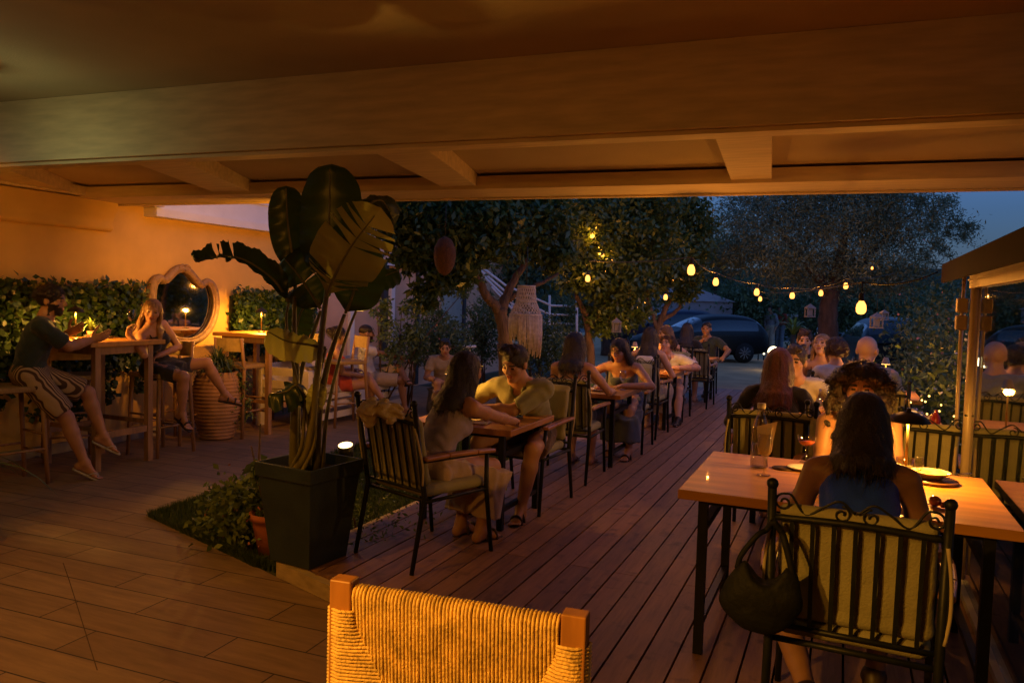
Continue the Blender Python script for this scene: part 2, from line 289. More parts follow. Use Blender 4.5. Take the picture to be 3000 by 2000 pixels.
# ---- glass porch at the right
gp=empty('glass_porch',(.68,0,0),0,'low glazed porch with cream frame and red tiled eave along the right row of tables','porch')
pm=mat('porch_frame_paint',(.40,.31,.20),.35,.12,6,bump=.1)
MB().tube([(0,5.1,.1),(0,5.1,1.83)],.028,14).obj('corner_post',pm,gp)
MB().b2(.035,.085,4.98,5.04,.1,1.80).obj('inner_post',pm,gp)
t=MB(); t.b2(-.03,.06,.6,5.16,1.80,1.875); t.b2(-.036,.0,.6,5.17,1.845,1.853); t.obj('top_rail',pm,gp)
t=MB(); t.b2(-.03,.02,.6,5.0,.1,.135); t.obj('bottom_rail',mat('grey_rail',(.45,.43,.42),.4,.1),gp)
MB().b2(.0,.008,.6,5.0,.137,1.80).obj('glass_pane',glass('window_glass',(.55,.6,.55),.015,1.9),gp)
MB().tube([(-.055,5.16,1.9),(-.055,5.17,1.5),(-.05,5.16,.8),(-.05,5.16,.12)],.011,8).obj('drain_pipe',pm,gp)
for z in (1.60,1.70): MB().box((-.06,5.15,z),(.06,.06,.085)).obj('junction_box',pm,gp,bevel=.008)
# eave: tiled roof sheet rising to the right, fascia board
ev=MB(); y0,y1=.3,5.28; V=[(-.135,y0,1.89),(-.135,y1,1.89),(2.6,y1,2.71),(2.6,y0,2.71)]; V+=[(x,y,z+.05) for x,y,z in V]
ev.add(V,[(0,1,2,3),(7,6,5,4),(0,4,5,1),(1,5,6,2),(2,6,7,3),(3,7,4,0)])
for k in range(28):
    y=y0+.09+k*.178; ev.tube([(-.13,y,1.925),(1.2,y,2.333),(2.6,y,2.755)],.028,8)
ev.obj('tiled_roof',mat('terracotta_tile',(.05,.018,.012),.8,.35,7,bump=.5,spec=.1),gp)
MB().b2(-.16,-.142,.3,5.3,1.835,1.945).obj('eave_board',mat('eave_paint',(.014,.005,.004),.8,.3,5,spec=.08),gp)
MB().b2(-.13,.1,.3,5.24,1.885,1.905).obj('eave_soffit',pm,gp)
MB().b2(.0,2.6,5.18,5.22,1.9,1.96).obj('end_rail',pm,gp)
# behind: facade further along the left
fc=empty('neighbouring_facade',(-7.5,9.3,0),0,'pale plastered facade with dark framed doors beyond the lawn','building')
MB().b2(-.3,.0,0,7.5,-.03,3.3).obj('wall',mat('facade_plaster',(.66,.42,.28),.85,.12,2,bump=.2),fc)
dkf=mat('dark_blue_frame',(.02,.03,.05),.4,.2)
MB().b2(.003,.08,2.15,2.30,0,2.2).obj('door_frame',dkf,fc); MB().b2(.08,.14,2.30,2.42,0,2.12).obj('post',M_white,fc)
MB().b2(.003,.16,2.1,3.6,2.2,2.28).obj('lintel',M_white,fc); MB().b2(.003,.05,3.35,3.45,0,2.2).obj('door_frame',dkf,fc)
MB().b2(.003,.06,1.2,1.32,0,2.4).obj('downpipe',M_white,fc)
MB().b2(.003,.03,4.35,5.25,0.05,2.15).obj('door_panel',mat('pale_green_door',(.28,.34,.32),.5,.08),fc); MB().b2(.003,.07,5.25,5.36,0,2.25).obj('door_frame',dkf,fc)
MB().b2(.03,.07,5.0,5.15,.95,.97).obj('door_handle',dkf,fc)
sh=empty('garden_shed',tuple(at(2010,935,30)*np.array([1,1,0])),R(14),'white panelled shed with a sloping roof behind the parked cars','shed')
s_=MB(); s_.box((0,0,.9),(3.2,2.4,1.8)); 
V=[(-1.7,-1.3,1.8),(1.7,-1.3,1.8),(1.7,1.3,1.8),(-1.7,1.3,1.8),(-1.7,-.9,2.3),(.3,-.9,2.3),(.3,.9,2.3),(-1.7,.9,2.3)]; s_.add(V,[(0,1,5,4),(1,2,6,5),(2,3,7,6),(3,0,4,7),(4,5,6,7)])
for k in range(9): s_.box((-1.5+k*.37,-1.205,.9),(.02,.012,1.7))
s_.obj('wall',mat('shed_white',(.34,.28,.28),.6,.08),sh); MB().box((2.9,.2,1.32),(2.6,.12,.18)).obj('side_rail',M_white,sh)
# white stair railing in the background
rl=empty('stair_railing',tuple(at(1480,900,15)),0,'white metal stair railing sloping down behind the macrame lampshade','railing')
mb=MB(); o_=at(1480,900,15)
for k in range(4):
    P=[at(1380+20*k,758+k*27+0,15.)-o_,at(1480+10*k,835+k*27,15)-o_,at(1615-6*k,895+26*k,15.2)-o_,at(1700,897+26*k,16)-o_]
    mb.tube(P,.022,8)
mb.obj('rails',M_white,rl); mb=MB()
for px in (1500,1610,1690): mb.tube([at(px,865,15.2)-o_,at(px,1080,15.2)-o_],.025,8)
mb.obj('posts',M_white,rl)
# far hillside
hb=MB(); pts=[(-120,120),(-60,110),(-20,105),(10,100),(24,92),(40,85),(90,80)]; hh=[6,7,7,7.2,7.5,7,6]
V=[];Fs=[]
for (x,y),h in zip(pts,hh): V+=[(x,y,-1),(x,y+4,h*.6),(x,y+14,h),(x,y+60,h*.8)]
for i in range(len(pts)-1): Fs+=[(i*4+k,(i+1)*4+k,(i+1)*4+k+1,i*4+k+1) for k in range(3)]
o=hb.add(V,Fs,True).obj('hills',mat('hill_scrub',(.03,.045,.02),.95,.5,.6,bump=.6,bscale=2)); tag(o,kind='structure')
# ================================================================= IMPLICIT SURFACES (bodies, clothing, hair, soft things)
def nrm(v): v=np.array(v,float); return v/(np.linalg.norm(v)+1e-12)
def cap(a,b,ra,rb,k=.02,lab=0,sub=False): return ('c',np.array(a,float),np.array(b,float),ra,rb,k,lab,sub)
def ell(c,r,fr=None,k=.02,lab=0,sub=False): return ('e',np.array(c,float),np.array(r,float),np.eye(3) if fr is None else np.array(fr,float),k,lab,sub)
def infl(p,d):
    if p[0]=='c': return ('c',p[1],p[2],p[3]+d,p[4]+d)+p[5:]
    return ('e',p[1],p[2]+d)+p[3:]
def implicit(prims,res,cuts=(),noise=None,post=None):
    B0=[];B1=[]
    for p in prims:
        if p[7-(p[0]=='e')]: continue
        if p[0]=='c': r=max(p[3],p[4]); B0.append(np.minimum(p[1],p[2])-r); B1.append(np.maximum(p[1],p[2])+r)
        else: r=max(p[2]); B0.append(p[1]-r); B1.append(p[1]+r)
    lo=np.min(B0,0)-3*res; hi=np.max(B1,0)+3*res; N=np.ceil((hi-lo)/res).astype(int)+1
    ax=[lo[i]+res*np.arange(N[i]) for i in range(3)]
    Fd=np.full(N,.3,dtype=np.float32); Lb=np.zeros(N,dtype=np.int8)
    for p in prims:
        if p[0]=='c': _,a,b,ra,rb,k,lab,sub=p; r=max(ra,rb)+k+2*res+.012; l=np.minimum(a,b)-r; h=np.maximum(a,b)+r
        else: _,c,rad,fr,k,lab,sub=p; r=max(rad)+k+2*res+.012; l=c-r; h=c+r
        i0=np.clip(np.floor((l-lo)/res).astype(int),0,N); i1=np.clip(np.ceil((h-lo)/res).astype(int)+1,0,N)
        if (i1<=i0).any(): continue
        X=ax[0][i0[0]:i1[0],None,None]; Y=ax[1][None,i0[1]:i1[1],None]; Z=ax[2][None,None,i0[2]:i1[2]]
        if p[0]=='c':
            ab=b-a; L2=float(ab@ab)+1e-12; h_=np.clip(((X-a[0])*ab[0]+(Y-a[1])*ab[1]+(Z-a[2])*ab[2])/L2,0,1)
            d=np.sqrt((X-a[0]-ab[0]*h_)**2+(Y-a[1]-ab[1]*h_)**2+(Z-a[2]-ab[2]*h_)**2)-(ra+(rb-ra)*h_)
        else:
            q=[(fr[j][0]*(X-c[0])+fr[j][1]*(Y-c[1])+fr[j][2]*(Z-c[2])) for j in range(3)]
            k0=np.sqrt(sum((q[j]/rad[j])**2 for j in range(3))); k1=np.sqrt(sum((q[j]/rad[j]**2)**2 for j in range(3)))
            d=k0*(k0-1)/(k1+1e-9)
        S=Fd[i0[0]:i1[0],i0[1]:i1[1],i0[2]:i1[2]]; T=Lb[i0[0]:i1[0],i0[1]:i1[1],i0[2]:i1[2]]
        if sub:
            dd=-d; hh=np.clip(.5-.5*(S-dd)/k,0,1); S[...]=S*(1-hh)+dd*hh+k*hh*(1-hh)
        else:
            T[d<S]=lab; hh=np.clip(.5+.5*(S-d)/k,0,1); S[...]=S*(1-hh)+d*hh-k*hh*(1-hh)
    G=None
    for pt,nn in cuts:
        nn=nrm(nn); Fd=np.maximum(Fd,(ax[0][:,None,None]-pt[0])*nn[0]+(ax[1][None,:,None]-pt[1])*nn[1]+(ax[2][None,None,:]-pt[2])*nn[2])
    if noise:
        am,fr_=noise[:2]; X,Y,Z=ax[0][:,None,None],ax[1][None,:,None],ax[2][None,None,:]; sx=noise[2] if len(noise)>2 else (1,1,1)
        X,Y,Z=X*sx[0],Y*sx[1],Z*sx[2]
        Fd=Fd+am*(np.sin(fr_*X+2.1*np.sin(fr_*.7*Z+1))*np.sin(fr_*Y+1.7*np.sin(fr_*.5*X))+.6*np.sin(fr_*1.9*Z+2*np.sin(fr_*Y+.5)+1.3*np.sin(fr_*1.3*X)))
    if post: Fd=post(Fd,ax)
    Fd=Fd.astype(np.float32)
    # surface nets
    ins=Fd<0; n0,n1,n2=np.array(ins.shape)-1
    cnt=np.zeros((n0,n1,n2),np.uint8); acc=np.zeros((n0,n1,n2,3),np.float32)
    sl=lambda o,n: slice(o,o+n)
    tot=sum(ins[sl(i,n0),sl(j,n1),sl(k,n2)].astype(np.uint8) for i in(0,1) for j in(0,1) for k in(0,1)); mix=(tot>0)&(tot<8)
    I,J,K=np.nonzero(mix); m=len(I)
    if m==0: return np.zeros((0,3)),np.zeros((0,4),int),np.zeros(0,int)
    P=np.zeros((m,3)); C=np.zeros(m)
    for axis in range(3):
        for u in(0,1):
            for v in(0,1):
                o=[0,0,0]; oo=[x for x in range(3) if x!=axis]; o[oo[0]]=u; o[oo[1]]=v; o2=list(o); o2[axis]=1
                A=Fd[I+o[0],J+o[1],K+o[2]]; B=Fd[I+o2[0],J+o2[1],K+o2[2]]; x=(A<0)!=(B<0); t=A/(A-B+1e-20)
                q=np.tile(np.array(o,float),(m,1)); q[:,axis]=t; P[x]+=q[x]; C[x]+=1
    P/=C[:,None]; V=lo+(P+np.stack([I,J,K],1))*res
    idx=np.full((n0,n1,n2),-1,np.int32); idx[I,J,K]=np.arange(m); Q=[]
    for axis in range(3):
        s1=[slice(0,n0+1),slice(0,n1+1),slice(0,n2+1)]; s2=list(s1); s1[axis]=slice(0,-1); s2[axis]=slice(1,None)
        a=ins[tuple(s1)]; b=ins[tuple(s2)]; e=a!=b; i,j,k=np.nonzero(e); ee=np.stack([i,j,k],1); oo=[x for x in range(3) if x!=axis]
        ok=(ee[:,oo[0]]>0)&(ee[:,oo[1]]>0)&(ee[:,oo[0]]<idx.shape[oo[0]])&(ee[:,oo[1]]<idx.shape[oo[1]]); ee=ee[ok]; flip=a[tuple(ee.T)]
        c=[]
        for du,dv in ((1,1),(0,1),(0,0),(1,0)):
            q=ee.copy(); q[:,oo[0]]-=du; q[:,oo[1]]-=dv; c.append(idx[q[:,0],q[:,1],q[:,2]])
        q=np.stack(c,1); q=q[(q>=0).all(1)&True] if (np.stack(c,1)<0).any() else q
        fl=flip if len(q)==len(flip) else flip[(np.stack(c,1)>=0).all(1)]
        if axis==1: fl=~fl
        q[~fl]=q[~fl][:,::-1]; Q.append(q)
    Q=np.concatenate(Q); 
    ce=V[Q].mean(1); gi=np.clip(np.round((ce-lo)/res).astype(int),0,N-1); lab=Lb[gi[:,0],gi[:,1],gi[:,2]]
    return V,Q,lab
def imp_obj(name,prims,res,mats,parent=None,loc=None,rz=0,cuts=(),noise=None,post=None,paint=None,lab=False):
    V,Q,lb=implicit(prims,res,cuts,noise,post); mi=lb if lab else np.zeros(len(Q),int)
    if paint is not None and len(Q): mi=paint(V[Q].mean(1),mi)
    return link(name,meshdata(name,V,Q,mats,mi,True),parent,loc,rz)
# ================================================================= PEOPLE
def skin(k,c): return mat('skin_'+k,c,.5,.08,9,bump=.08,bscale=80,sub=.08)
SK=dict(light=skin('light',(.52,.30,.21)),tan=skin('tan',(.40,.21,.13)),brown=skin('brown',(.27,.14,.085)))
def hairm(k,c): return mat('hair_'+k,c,.42,.45,6,bump=.9,bscale=38,stretch=(6,6,.7),spec=.6)
HA=dict(dark=hairm('dark',(.018,.010,.007)),brown=hairm('brown',(.045,.02,.011)),red=hairm('auburn',(.11,.032,.015)),blonde=hairm('blonde',(.30,.17,.075)),grey=hairm('grey',(.055,.04,.032)),sandy=hairm('sandy',(.13,.065,.028)))
def cloth(k,c,**kw): return mat('cloth_'+k,c,.85,kw.pop('var',.12),14,bump=.4,bscale=160,sheen=.2,**kw)
EYE=mat('eye',(.02,.012,.01),.15); EYEW=mat('eye_white',(.55,.5,.45),.3); LIP=mat('lips',(.34,.10,.08),.4); NAIL=mat('nail',(.5,.3,.25),.3)
def ik(a,t,l1,l2,pole):
    a=np.array(a,float); t=np.array(t,float); d=t-a; L=np.linalg.norm(d); d/=L; L=min(L,(l1+l2)*.998); x=(l1*l1-l2*l2+L*L)/(2*L); h=math.sqrt(max(l1*l1-x*x,0)); p=np.array(pole,float); p=p-d*(p@d); p=nrm(p)
    return a+d*x+p*h, a+d*L
def rotm(ax,a):
    ax=nrm(ax); c,s=math.cos(a),math.sin(a); K=np.array([[0,-ax[2],ax[1]],[ax[2],0,-ax[0]],[-ax[1],ax[0],0]]); return np.eye(3)+s*K+(1-c)*K@K
def person(label,loc,yaw,seat=.45,S=1.,female=False,sk='tan',hair='short',hc='dark',lean=5,side=0,curl=8,head=(0,0,0),hands=((.15,.3,.7),(-.15,.3,.7)),elb=((.6,-.5,-.6),(-.6,-.5,-.6)),
           feet=((.1,.42,0),(-.1,.42,0)),knee=((0,.3,1),(0,.3,1)),fdir=((0,1,0),(0,1,0)),curlf=(.35,.35),pn=((0,0,-1),(0,0,-1)),hd=(None,None),wear=(),res=.012,beard=0,fat=1.,group=None,armbare=True,hlen=.35,parts=None,twist=0):
    sc_=S; w=female
    Hc=np.array([0,0,seat+.080*sc_])
    u=nrm([math.sin(R(side)),math.sin(R(lean)),math.cos(R(lean))]); u2=nrm([math.sin(R(side*1.3)),math.sin(R(lean+curl)),math.cos(R(lean+curl))])
    tw=R(twist); r=nrm(np.array([math.cos(tw),math.sin(tw),0])-u*(u@np.array([math.cos(tw),math.sin(tw),0]))); f=np.cross(u,r); fr=[r,f,u]; r2=nrm(r-u2*(u2@r)); f2=np.cross(u2,r2); fr2=[r2,f2,u2]
    rh=np.array([1,0,0.]); 
    sw=(.165 if w else .19)*sc_; wa=Hc+u*.15*sc_; ch=wa+u2*.165*sc_; nk=ch+u2*.150*sc_
    g=fat*sc_; Pm={}
    Pm['pelvis']=[ell(Hc+u*.01,(.165*g if w else .155*g,.115*g,.11*sc_),[rh,np.cross(u,rh),u],.05)]
    Pm['waist']=[ell(wa,(.118*g if w else .142*g,.092*g,.14*sc_),fr,.06)]
    Pm['chest']=[ell(ch,(.135*g if w else .158*g,.098*g,.155*sc_),fr2,.06),cap(ch+u2*.115*sc_-r2*(sw-.05),ch+u2*.115*sc_+r2*(sw-.05),.052*sc_,.052*sc_,.05)]
    if w: Pm['chest']+=[ell(ch+f2*.075*sc_+r2*q*.068*sc_-u2*.01,(.058*sc_,.052*sc_,.056*sc_),fr2,.03) for q in(-1,1)]
    else: Pm['chest']+=[ell(ch+f2*.05*sc_+r2*q*.07*sc_+u2*.04,(.075*sc_,.055*sc_,.06*sc_),fr2,.04) for q in(-1,1)]
    hy,hp,hr=[R(v) for v in head]
    hu=nrm([0,math.sin(R(lean+curl)*.35),1]); Rh=rotm((0,0,1),-hy)@rotm((1,0,0),-hp)@rotm((0,1,0),hr)
    hx,hf,hz=Rh@np.array([1,0,0.]),Rh@np.array([0,1.,0]),Rh@np.array([0,0,1.]); hcn=nk+nrm(u2+np.array([0,0,.6]))*.085*sc_+hz*.080*sc_+hf*.03*sc_
    h=sc_*(1.02 if w else 1.06)
    def HP(x,y,z): return hcn+(hx*x+hf*y+hz*z)*h
    hfr=[hx,hf,hz]; E3=lambda c,rr,k=.015,lab=0,sub=False: ell(HP(*c),np.array(rr)*h,hfr,k,lab,sub)
    neck=[cap(nk-u2*.03,HP(0,-.02,-.06),(.05 if w else .060)*sc_,(.045 if w else .055)*sc_,.03),cap(nk-r2*sw*.55-u2*.02,nk+u2*.035,.035*sc_,.045*sc_,.04),cap(nk+r2*sw*.55-u2*.02,nk+u2*.035,.035*sc_,.045*sc_,.04)]
    hd_p=[E3((0,-.012,.03),(.074,.094,.088)),E3((0,.022,-.03),(.058,.066,.078),.025),E3((0,.066,-.088),(.026,.022,.022) if not w else (.02,.02,.02),.025),
          E3((.040,.055,-.018),(.024,.022,.022),.02),E3((-.040,.055,-.018),(.024,.022,.022),.02),cap(HP(-.034,.074,.030),HP(.034,.074,.030),.011*h,.011*h,.015),
          cap(HP(0,.083,.020),HP(0,.103,-.016),.0085*h,.012*h,.012),E3((.011,.095,-.021),(.009,.010,.008),.006),E3((-.011,.095,-.021),(.009,.010,.008),.006),
          E3((.031,.094,.010),(.018,.016,.0125),.012,0,True),E3((-.031,.094,.010),(.018,.016,.0125),.012,0,True),
          E3((.031,.073,.010),(.0135,.0115,.0105),.004),E3((-.031,.073,.010),(.0135,.0115,.0105),.004),
          cap(HP(-.017,.084,-.047),HP(.017,.084,-.047),.0065*h,.0065*h,.006),cap(HP(-.014,.083,-.057),HP(.014,.083,-.057),.0075*h,.0075*h,.005),
          E3((.076,-.008,-.002),(.011,.022,.032),.008),E3((-.076,-.008,-.002),(.011,.022,.032),.008)]
    arms=[];hnds=[];uarm=[];J={}
    for q in(0,1):
        sg=1 if q==0 else -1; sh=ch+u2*.108*sc_+r2*sg*sw; el,wr=ik(sh,hands[q],.285*sc_,.255*sc_,elb[q]); J['sh%d'%q]=sh; J['el%d'%q]=el; J['wr%d'%q]=wr
        rr=(.046 if w else .055)*g
        uarm.append([cap(sh,sh+(el-sh)*.5,rr*1.05,rr*.92,.035),cap(sh+(el-sh)*.5,el,rr*.92,rr*.74,.02)])
        fa=el+(wr-el)*.35; arms.append([cap(el,fa,rr*.74,rr*.80,.015),cap(fa,wr,rr*.80,.026*g if w else .03*g,.015)])
        d=nrm(wr-el) if hd[q] is None else nrm(hd[q]); n=np.array(pn[q],float); n=nrm(n-d*(n@d)); ac=np.cross(n,d)*(-sg); cf=curlf[q]; hs_=sc_*(.92 if w else 1.05); H_=[]
        H_+=[cap(wr,wr+d*.04*hs_,.025*hs_,.028*hs_,.02)]
        pc=wr+d*.055*hs_; H_+=[ell(pc,(.040*hs_,.048*hs_,.0155*hs_),[ac,d,n],.015)]
        for i,(ln,of) in enumerate(((.072,.029),(.080,.010),(.075,-.010),(.058,-.028))):
            b=wr+d*(.092-.006*abs(i-1))*hs_+ac*of*hs_; dr=nrm(d+ac*of*1.2); rf=.0088*hs_
            for s_,fr_ in enumerate((.45,.31,.26)):
                dr=rotm(np.cross(dr,n),cf*(.9+.22*i*(1-.1*s_)))@dr; e=b+dr*ln*fr_*hs_; H_.append(cap(b,e,rf,rf*.92,.004)); b=e; rf*=.92
        b=wr+d*.022*hs_+ac*.026*hs_; dr=nrm(d*.55+ac*.75+n*.35)
        for s_ in range(3):
            e=b+dr*(.042,.032,.026)[s_]*hs_; H_.append(cap(b,e,(.0135,.0105,.0095)[s_]*hs_,(.0108,.0098,.0085)[s_]*hs_,.006)); b=e; dr=nrm(dr*.8+d*.35-ac*.12*cf*2+n*.1)
        hnds.append(H_)
    thigh=[];shin=[];foot=[]
    for q in(0,1):
        sg=1 if q==0 else -1; hp_=Hc+np.array([sg*.088*sc_,.02,-.01]); ft=np.array(feet[q],float)+np.array([0,0,.075*sc_]); kn,an=ik(hp_,ft,.43*sc_,.41*sc_,knee[q]); J['kn%d'%q]=kn; J['an%d'%q]=an; J['hp%d'%q]=hp_
        a=.078*g; thigh.append([cap(hp_,hp_+(kn-hp_)*.5,a*1.05,a*.9,.04),cap(hp_+(kn-hp_)*.5,kn,a*.9,.056*g,.03)])
        cf=kn+(an-kn)*.3; cb=np.cross(rh,nrm(an-kn)); cb=cb if cb[1]<0 or abs(cb[1])<.2 else -cb
        shin.append([cap(kn,cf,.055*g,.052*g,.02),cap(cf,an,.052*g,.034*g,.02),cap(cf-nrm(fdir[q])*.018,cf+(an-cf)*.45-nrm(fdir[q])*.01,.045*g,.035*g,.03)])
        d=nrm(fdir[q]); up_=nrm(an*0+np.array([0,0,1.])-d*d[2]); la=np.cross(d,up_); heel=an-up_*.045*sc_-d*.03*sc_; ball=an-up_*.055*sc_+d*.115*sc_; FT=[cap(an,heel,.036*sc_,.030*sc_,.02),cap(an+d*.01,ball,.034*sc_,.021*sc_,.025),cap(heel,ball,.028*sc_,.020*sc_,.02),cap(ball-la*.02*sc_,ball+la*.022*sc_,.02*sc_,.02*sc_,.015)]
        for i in range(5):
            o=(-.032+.016*i)*sg*-1; ll=(.05,.046,.042,.036,.03)[i]; b=ball+la*o*-sg*-1*sc_+d*.012*sc_-up_*.004; 
            b=ball+la*((.030-.0155*i)*(-sg))*sc_+d*.01*sc_-up_*.006*sc_; FT.append(cap(b,b+d*ll*sc_,.0115*sc_ if i==0 else .0085*sc_,.011*sc_ if i==0 else .0075*sc_,.004))
        foot.append(FT); J['ball%d'%q]=ball; J['heel%d'%q]=heel; J['fd%d'%q]=d; J['fu%d'%q]=up_; J['la%d'%q]=la
    body=Pm['pelvis']+Pm['waist']+Pm['chest']+neck+uarm[0]+uarm[1]+arms[0]+arms[1]+thigh[0]+thigh[1]+shin[0]+shin[1]+foot[0]+foot[1]+hd_p+hnds[0]+hnds[1]
    def paint(c,mi):
        q=(c-hcn)/h; x,y,z=q@hx,q@hf,q@hz; mi=np.zeros(len(c),int); near=(np.linalg.norm(c-hcn,axis=1)<.16*h)&(y>.04)
        if beard: mi[near&(z<-.042)&~((abs(x)<.018)&(abs(z+.052)<.012))&(z<-.036+(abs(x)*.4))]=2
        if beard: mi[(np.linalg.norm(c-hcn,axis=1)<.15*h)&(z<-.02)&(y>.0)&(abs(x)>.048)&(z>-.11)]=2
        mi[near&(abs(abs(x)-.032)<.019)&(abs(z-.030-.1*(.03-abs(abs(x)-.02)))<.0065)&(y>.055)]=2
        mi[near&(abs(abs(x)-.031)<.0115)&(abs(z-.010)<.0052)&(y>.062)]=1
        mi[near&(abs(x)<.022)&(abs(z+.052)<.0095)&(y>.068)]=3
        return mi
    o=imp_obj('person',body,res,[SK[sk],EYE,HA[hc],LIP,EYEW],None,loc,R(yaw),paint=paint); tag(o,label,'person',group)
    # ---- hair
    rr=np.random.default_rng(int(abs(loc[0])*1000+abs(loc[1])*77))
    if hair!='bald':
        e=.008*h; Hs=[ell(HP(0,-.018,.034),np.array((.084,.100,.094))*h,hfr,.02)]
        cutf=[ell(HP(0,.105,-.03),np.array((.068,.075,.098))*h,hfr,.012,0,True),ell(HP(0,.03,-.13),np.array((.2,.2,.085))*h,hfr,.01,0,True)]
        tail=[]; noise=(.0022,95,(1,1,.25)); am=0
        if hair=='short': Hs+=[E3((rr.uniform(-.05,.05),rr.uniform(-.05,.07),.108+rr.uniform(-.01,.012)),(.024,.026,.018),.012) for _ in range(9)]
        if hair=='quiff': Hs+=[E3((rr.uniform(-.055,.055),.045+rr.uniform(-.04,.035),.118+rr.uniform(-.012,.014)),(.024,.028,.024),.012) for _ in range(13)]
        if hair=='fade': Hs=[ell(HP(0,-.016,.045),np.array((.079,.095,.082))*h,hfr,.02)]; noise=(.0008,200)
        if hair in('curly','bigcurly','curlytop'):
            n_=dict(curly=170,bigcurly=750,curlytop=150)[hair]; big=hair=='bigcurly'; noise=None
            for _ in range(n_):
                v=nrm(rr.normal(size=3)); 
                if hair!='curlytop' and not big and v[2]<-.6: continue
                if v[1]>(.42 if big else .35) and v[2]<.30: continue
                if hair=='curlytop' and v[2]<.0: continue
                ra=.105 if not big else rr.uniform(.085,.160 if v[2]<.2 else .125); c=np.array([v[0]*ra*(1.05 if big else .9),v[1]*ra-.02,v[2]*ra*.95+.02]); Hs.append(E3(tuple(c),(rr.uniform(.012,.019),)*3,.014))
            if big:
                for _ in range(420):
                    a=rr.uniform(.25*PI,1.9*PI)*1.0; a=rr.uniform(PI*.95,PI*2.05); z_=rr.uniform(-hlen+.02,.0); q_=rr.uniform(.06,.17)*(1-.2*max(0,-z_/hlen-.5)); c=HP(math.cos(a)*q_,math.sin(a)*.10-.01+rr.normal()*.01,z_); tail.append(ell(c,np.array((.012,.012,.018))*h*rr.uniform(.8,1.4),hfr,.016))
        if hair in('long','longblonde','bob','straight'):
            L=hlen; n_=60
            for i in range(n_):
                a=PI*.93+(PI*1.14)*i/(n_-1) if hair!='straight' else PI*.98+(PI*1.04)*i/(n_-1); cx,cy=math.cos(a),math.sin(a); s0=HP(cx*.072,cy*.088-.012,.03); m1=HP(cx*.084,cy*.100-.012,-.06)
                ll=L*rr.uniform(.93,1.03); dn=np.array([0,0,-1.]); 
                back=-f2*.035+(-f2*.03 if cy<-.3 else 0); e1=HP(cx*.085,cy*.095-.02,-.13)+back*.4; e2=e1+dn*(ll-.13)*.5+back*.6-u2*.0+np.array([cx*.012,0,0]); e3=e1+dn*(ll-.13)+back*.8+rr.normal(size=3)*.010
                # keep strands on the surface of the back
                def push(p_):
                    for cc,rad,F3 in ((ch,np.array((.15*g,.110*g,.165*sc_)),fr2),(wa,np.array((.13*g,.105*g,.15*sc_)),fr)):
                        q_=np.array([F3[j_]@(p_-cc) for j_ in range(3)])/rad; k_=np.linalg.norm(q_)
                        if k_<1.06: q_=q_/(k_+1e-6)*1.06; p_=cc+sum(F3[j_]*q_[j_]*rad[j_] for j_ in range(3))
                    return p_
                e2=push(e2); e3=push(e3)
                tail+=[cap(s0,m1,.015*h,.017*h,.012),cap(m1,e1,.017*h,.017*h,.010),cap(e1,e2,.017*h,.0165*h,.010),cap(e2,e3,.0165*h,.011*h,.012)]
            noise=(.0016,120,(1,1,.12))
        if hair=='bun': tail+=[E3((0,-.12,.05),(.045,.04,.042),.02)]
        if hair=='pony': tail+=[cap(HP(0,-.11,.04),HP(0,-.16,-.05),.028*h,.026*h,.02),cap(HP(0,-.16,-.05),HP(0,-.13,-hlen*.8),.026*h,.012*h,.02)]
        V,Q,_l=implicit(Hs+cutf+tail,min(res,.010) if res<.012 else res,(),noise); Qf=[tuple(q) for q in Q]
        if res<.0115 and hair!='fade':
            N_=dict(curly=900,bigcurly=5200,curlytop=1000,short=700,quiff=900).get(hair,1500); fc=Q[rr.integers(0,len(Q),N_)]; pc=V[fc].mean(1); nn=np.cross(V[fc[:,2]]-V[fc[:,0]],V[fc[:,3]]-V[fc[:,1]]); nn/=np.linalg.norm(nn,axis=1)[:,None]+1e-9
            cen=np.array([hcn]*N_); cen[:,2]=np.minimum(cen[:,2],pc[:,2]); sg_=np.sign(((pc-cen)*nn).sum(1)); nn*=np.where(sg_==0,1,sg_)[:,None]
            cur='curl' in hair; dn_=np.array([0,0,-1.]) if hair not in('short','quiff') else f2*.8+np.array([0,0,.3]); dd=dn_+rr.normal(size=(N_,3))*(1.2 if cur else .13 if hair not in('short','quiff') else .6); dd-=nn*(dd*nn).sum(1)[:,None]; dd/=np.linalg.norm(dd,axis=1)[:,None]+1e-9
            ln=(rr.uniform(.02,.045,N_) if cur or hair in('short','quiff') else rr.uniform(.04,.10,N_))[:,None]; sd=np.cross(dd,nn)*(.0011 if res<.009 else .0016); k0=len(V); bow=rr.uniform(.002,.013 if cur else .006,N_)[:,None]; tw_=rr.normal(size=(N_,1))*(.5 if cur else .08)
            R0=pc-nn*.001; R1=pc+dd*ln*.5+nn*bow; R2=pc+dd*ln+nn*(bow*(1.3 if cur or hair in('short','quiff') else .5))+np.cross(dd,nn)*ln*tw_
            VV=np.stack([R0-sd,R0+sd,R1-sd,R1+sd,R2],1).reshape(-1,3); V=np.concatenate([V,VV])
            for i_ in range(N_): b_=k0+i_*5; Qf.append((b_,b_+1,b_+3,b_+2)); Qf.append((b_+2,b_+3,b_+4))
        link('hair',meshdata('hair',V,Qf,[HA[hc]],None,True),o)
    # ---- clothing
    K=dict(P=Pm,uarm=uarm,arms=arms,thigh=thigh,shin=shin,foot=foot,neck=neck,J=J,ch=ch,wa=wa,nk=nk,Hc=Hc,u=u,u2=u2,f2=f2,r2=r2,HP=HP,h=h,hfr=hfr,sw=sw,sc=sc_,g=g,res=res,o=o,fr=fr,fr2=fr2)
    for wfn in wear: wfn(K)
    if parts: parts(K)
    o['kk']=0; del o['kk']
    return o,K
def lerp(a,b,t): return a+(b-a)*t
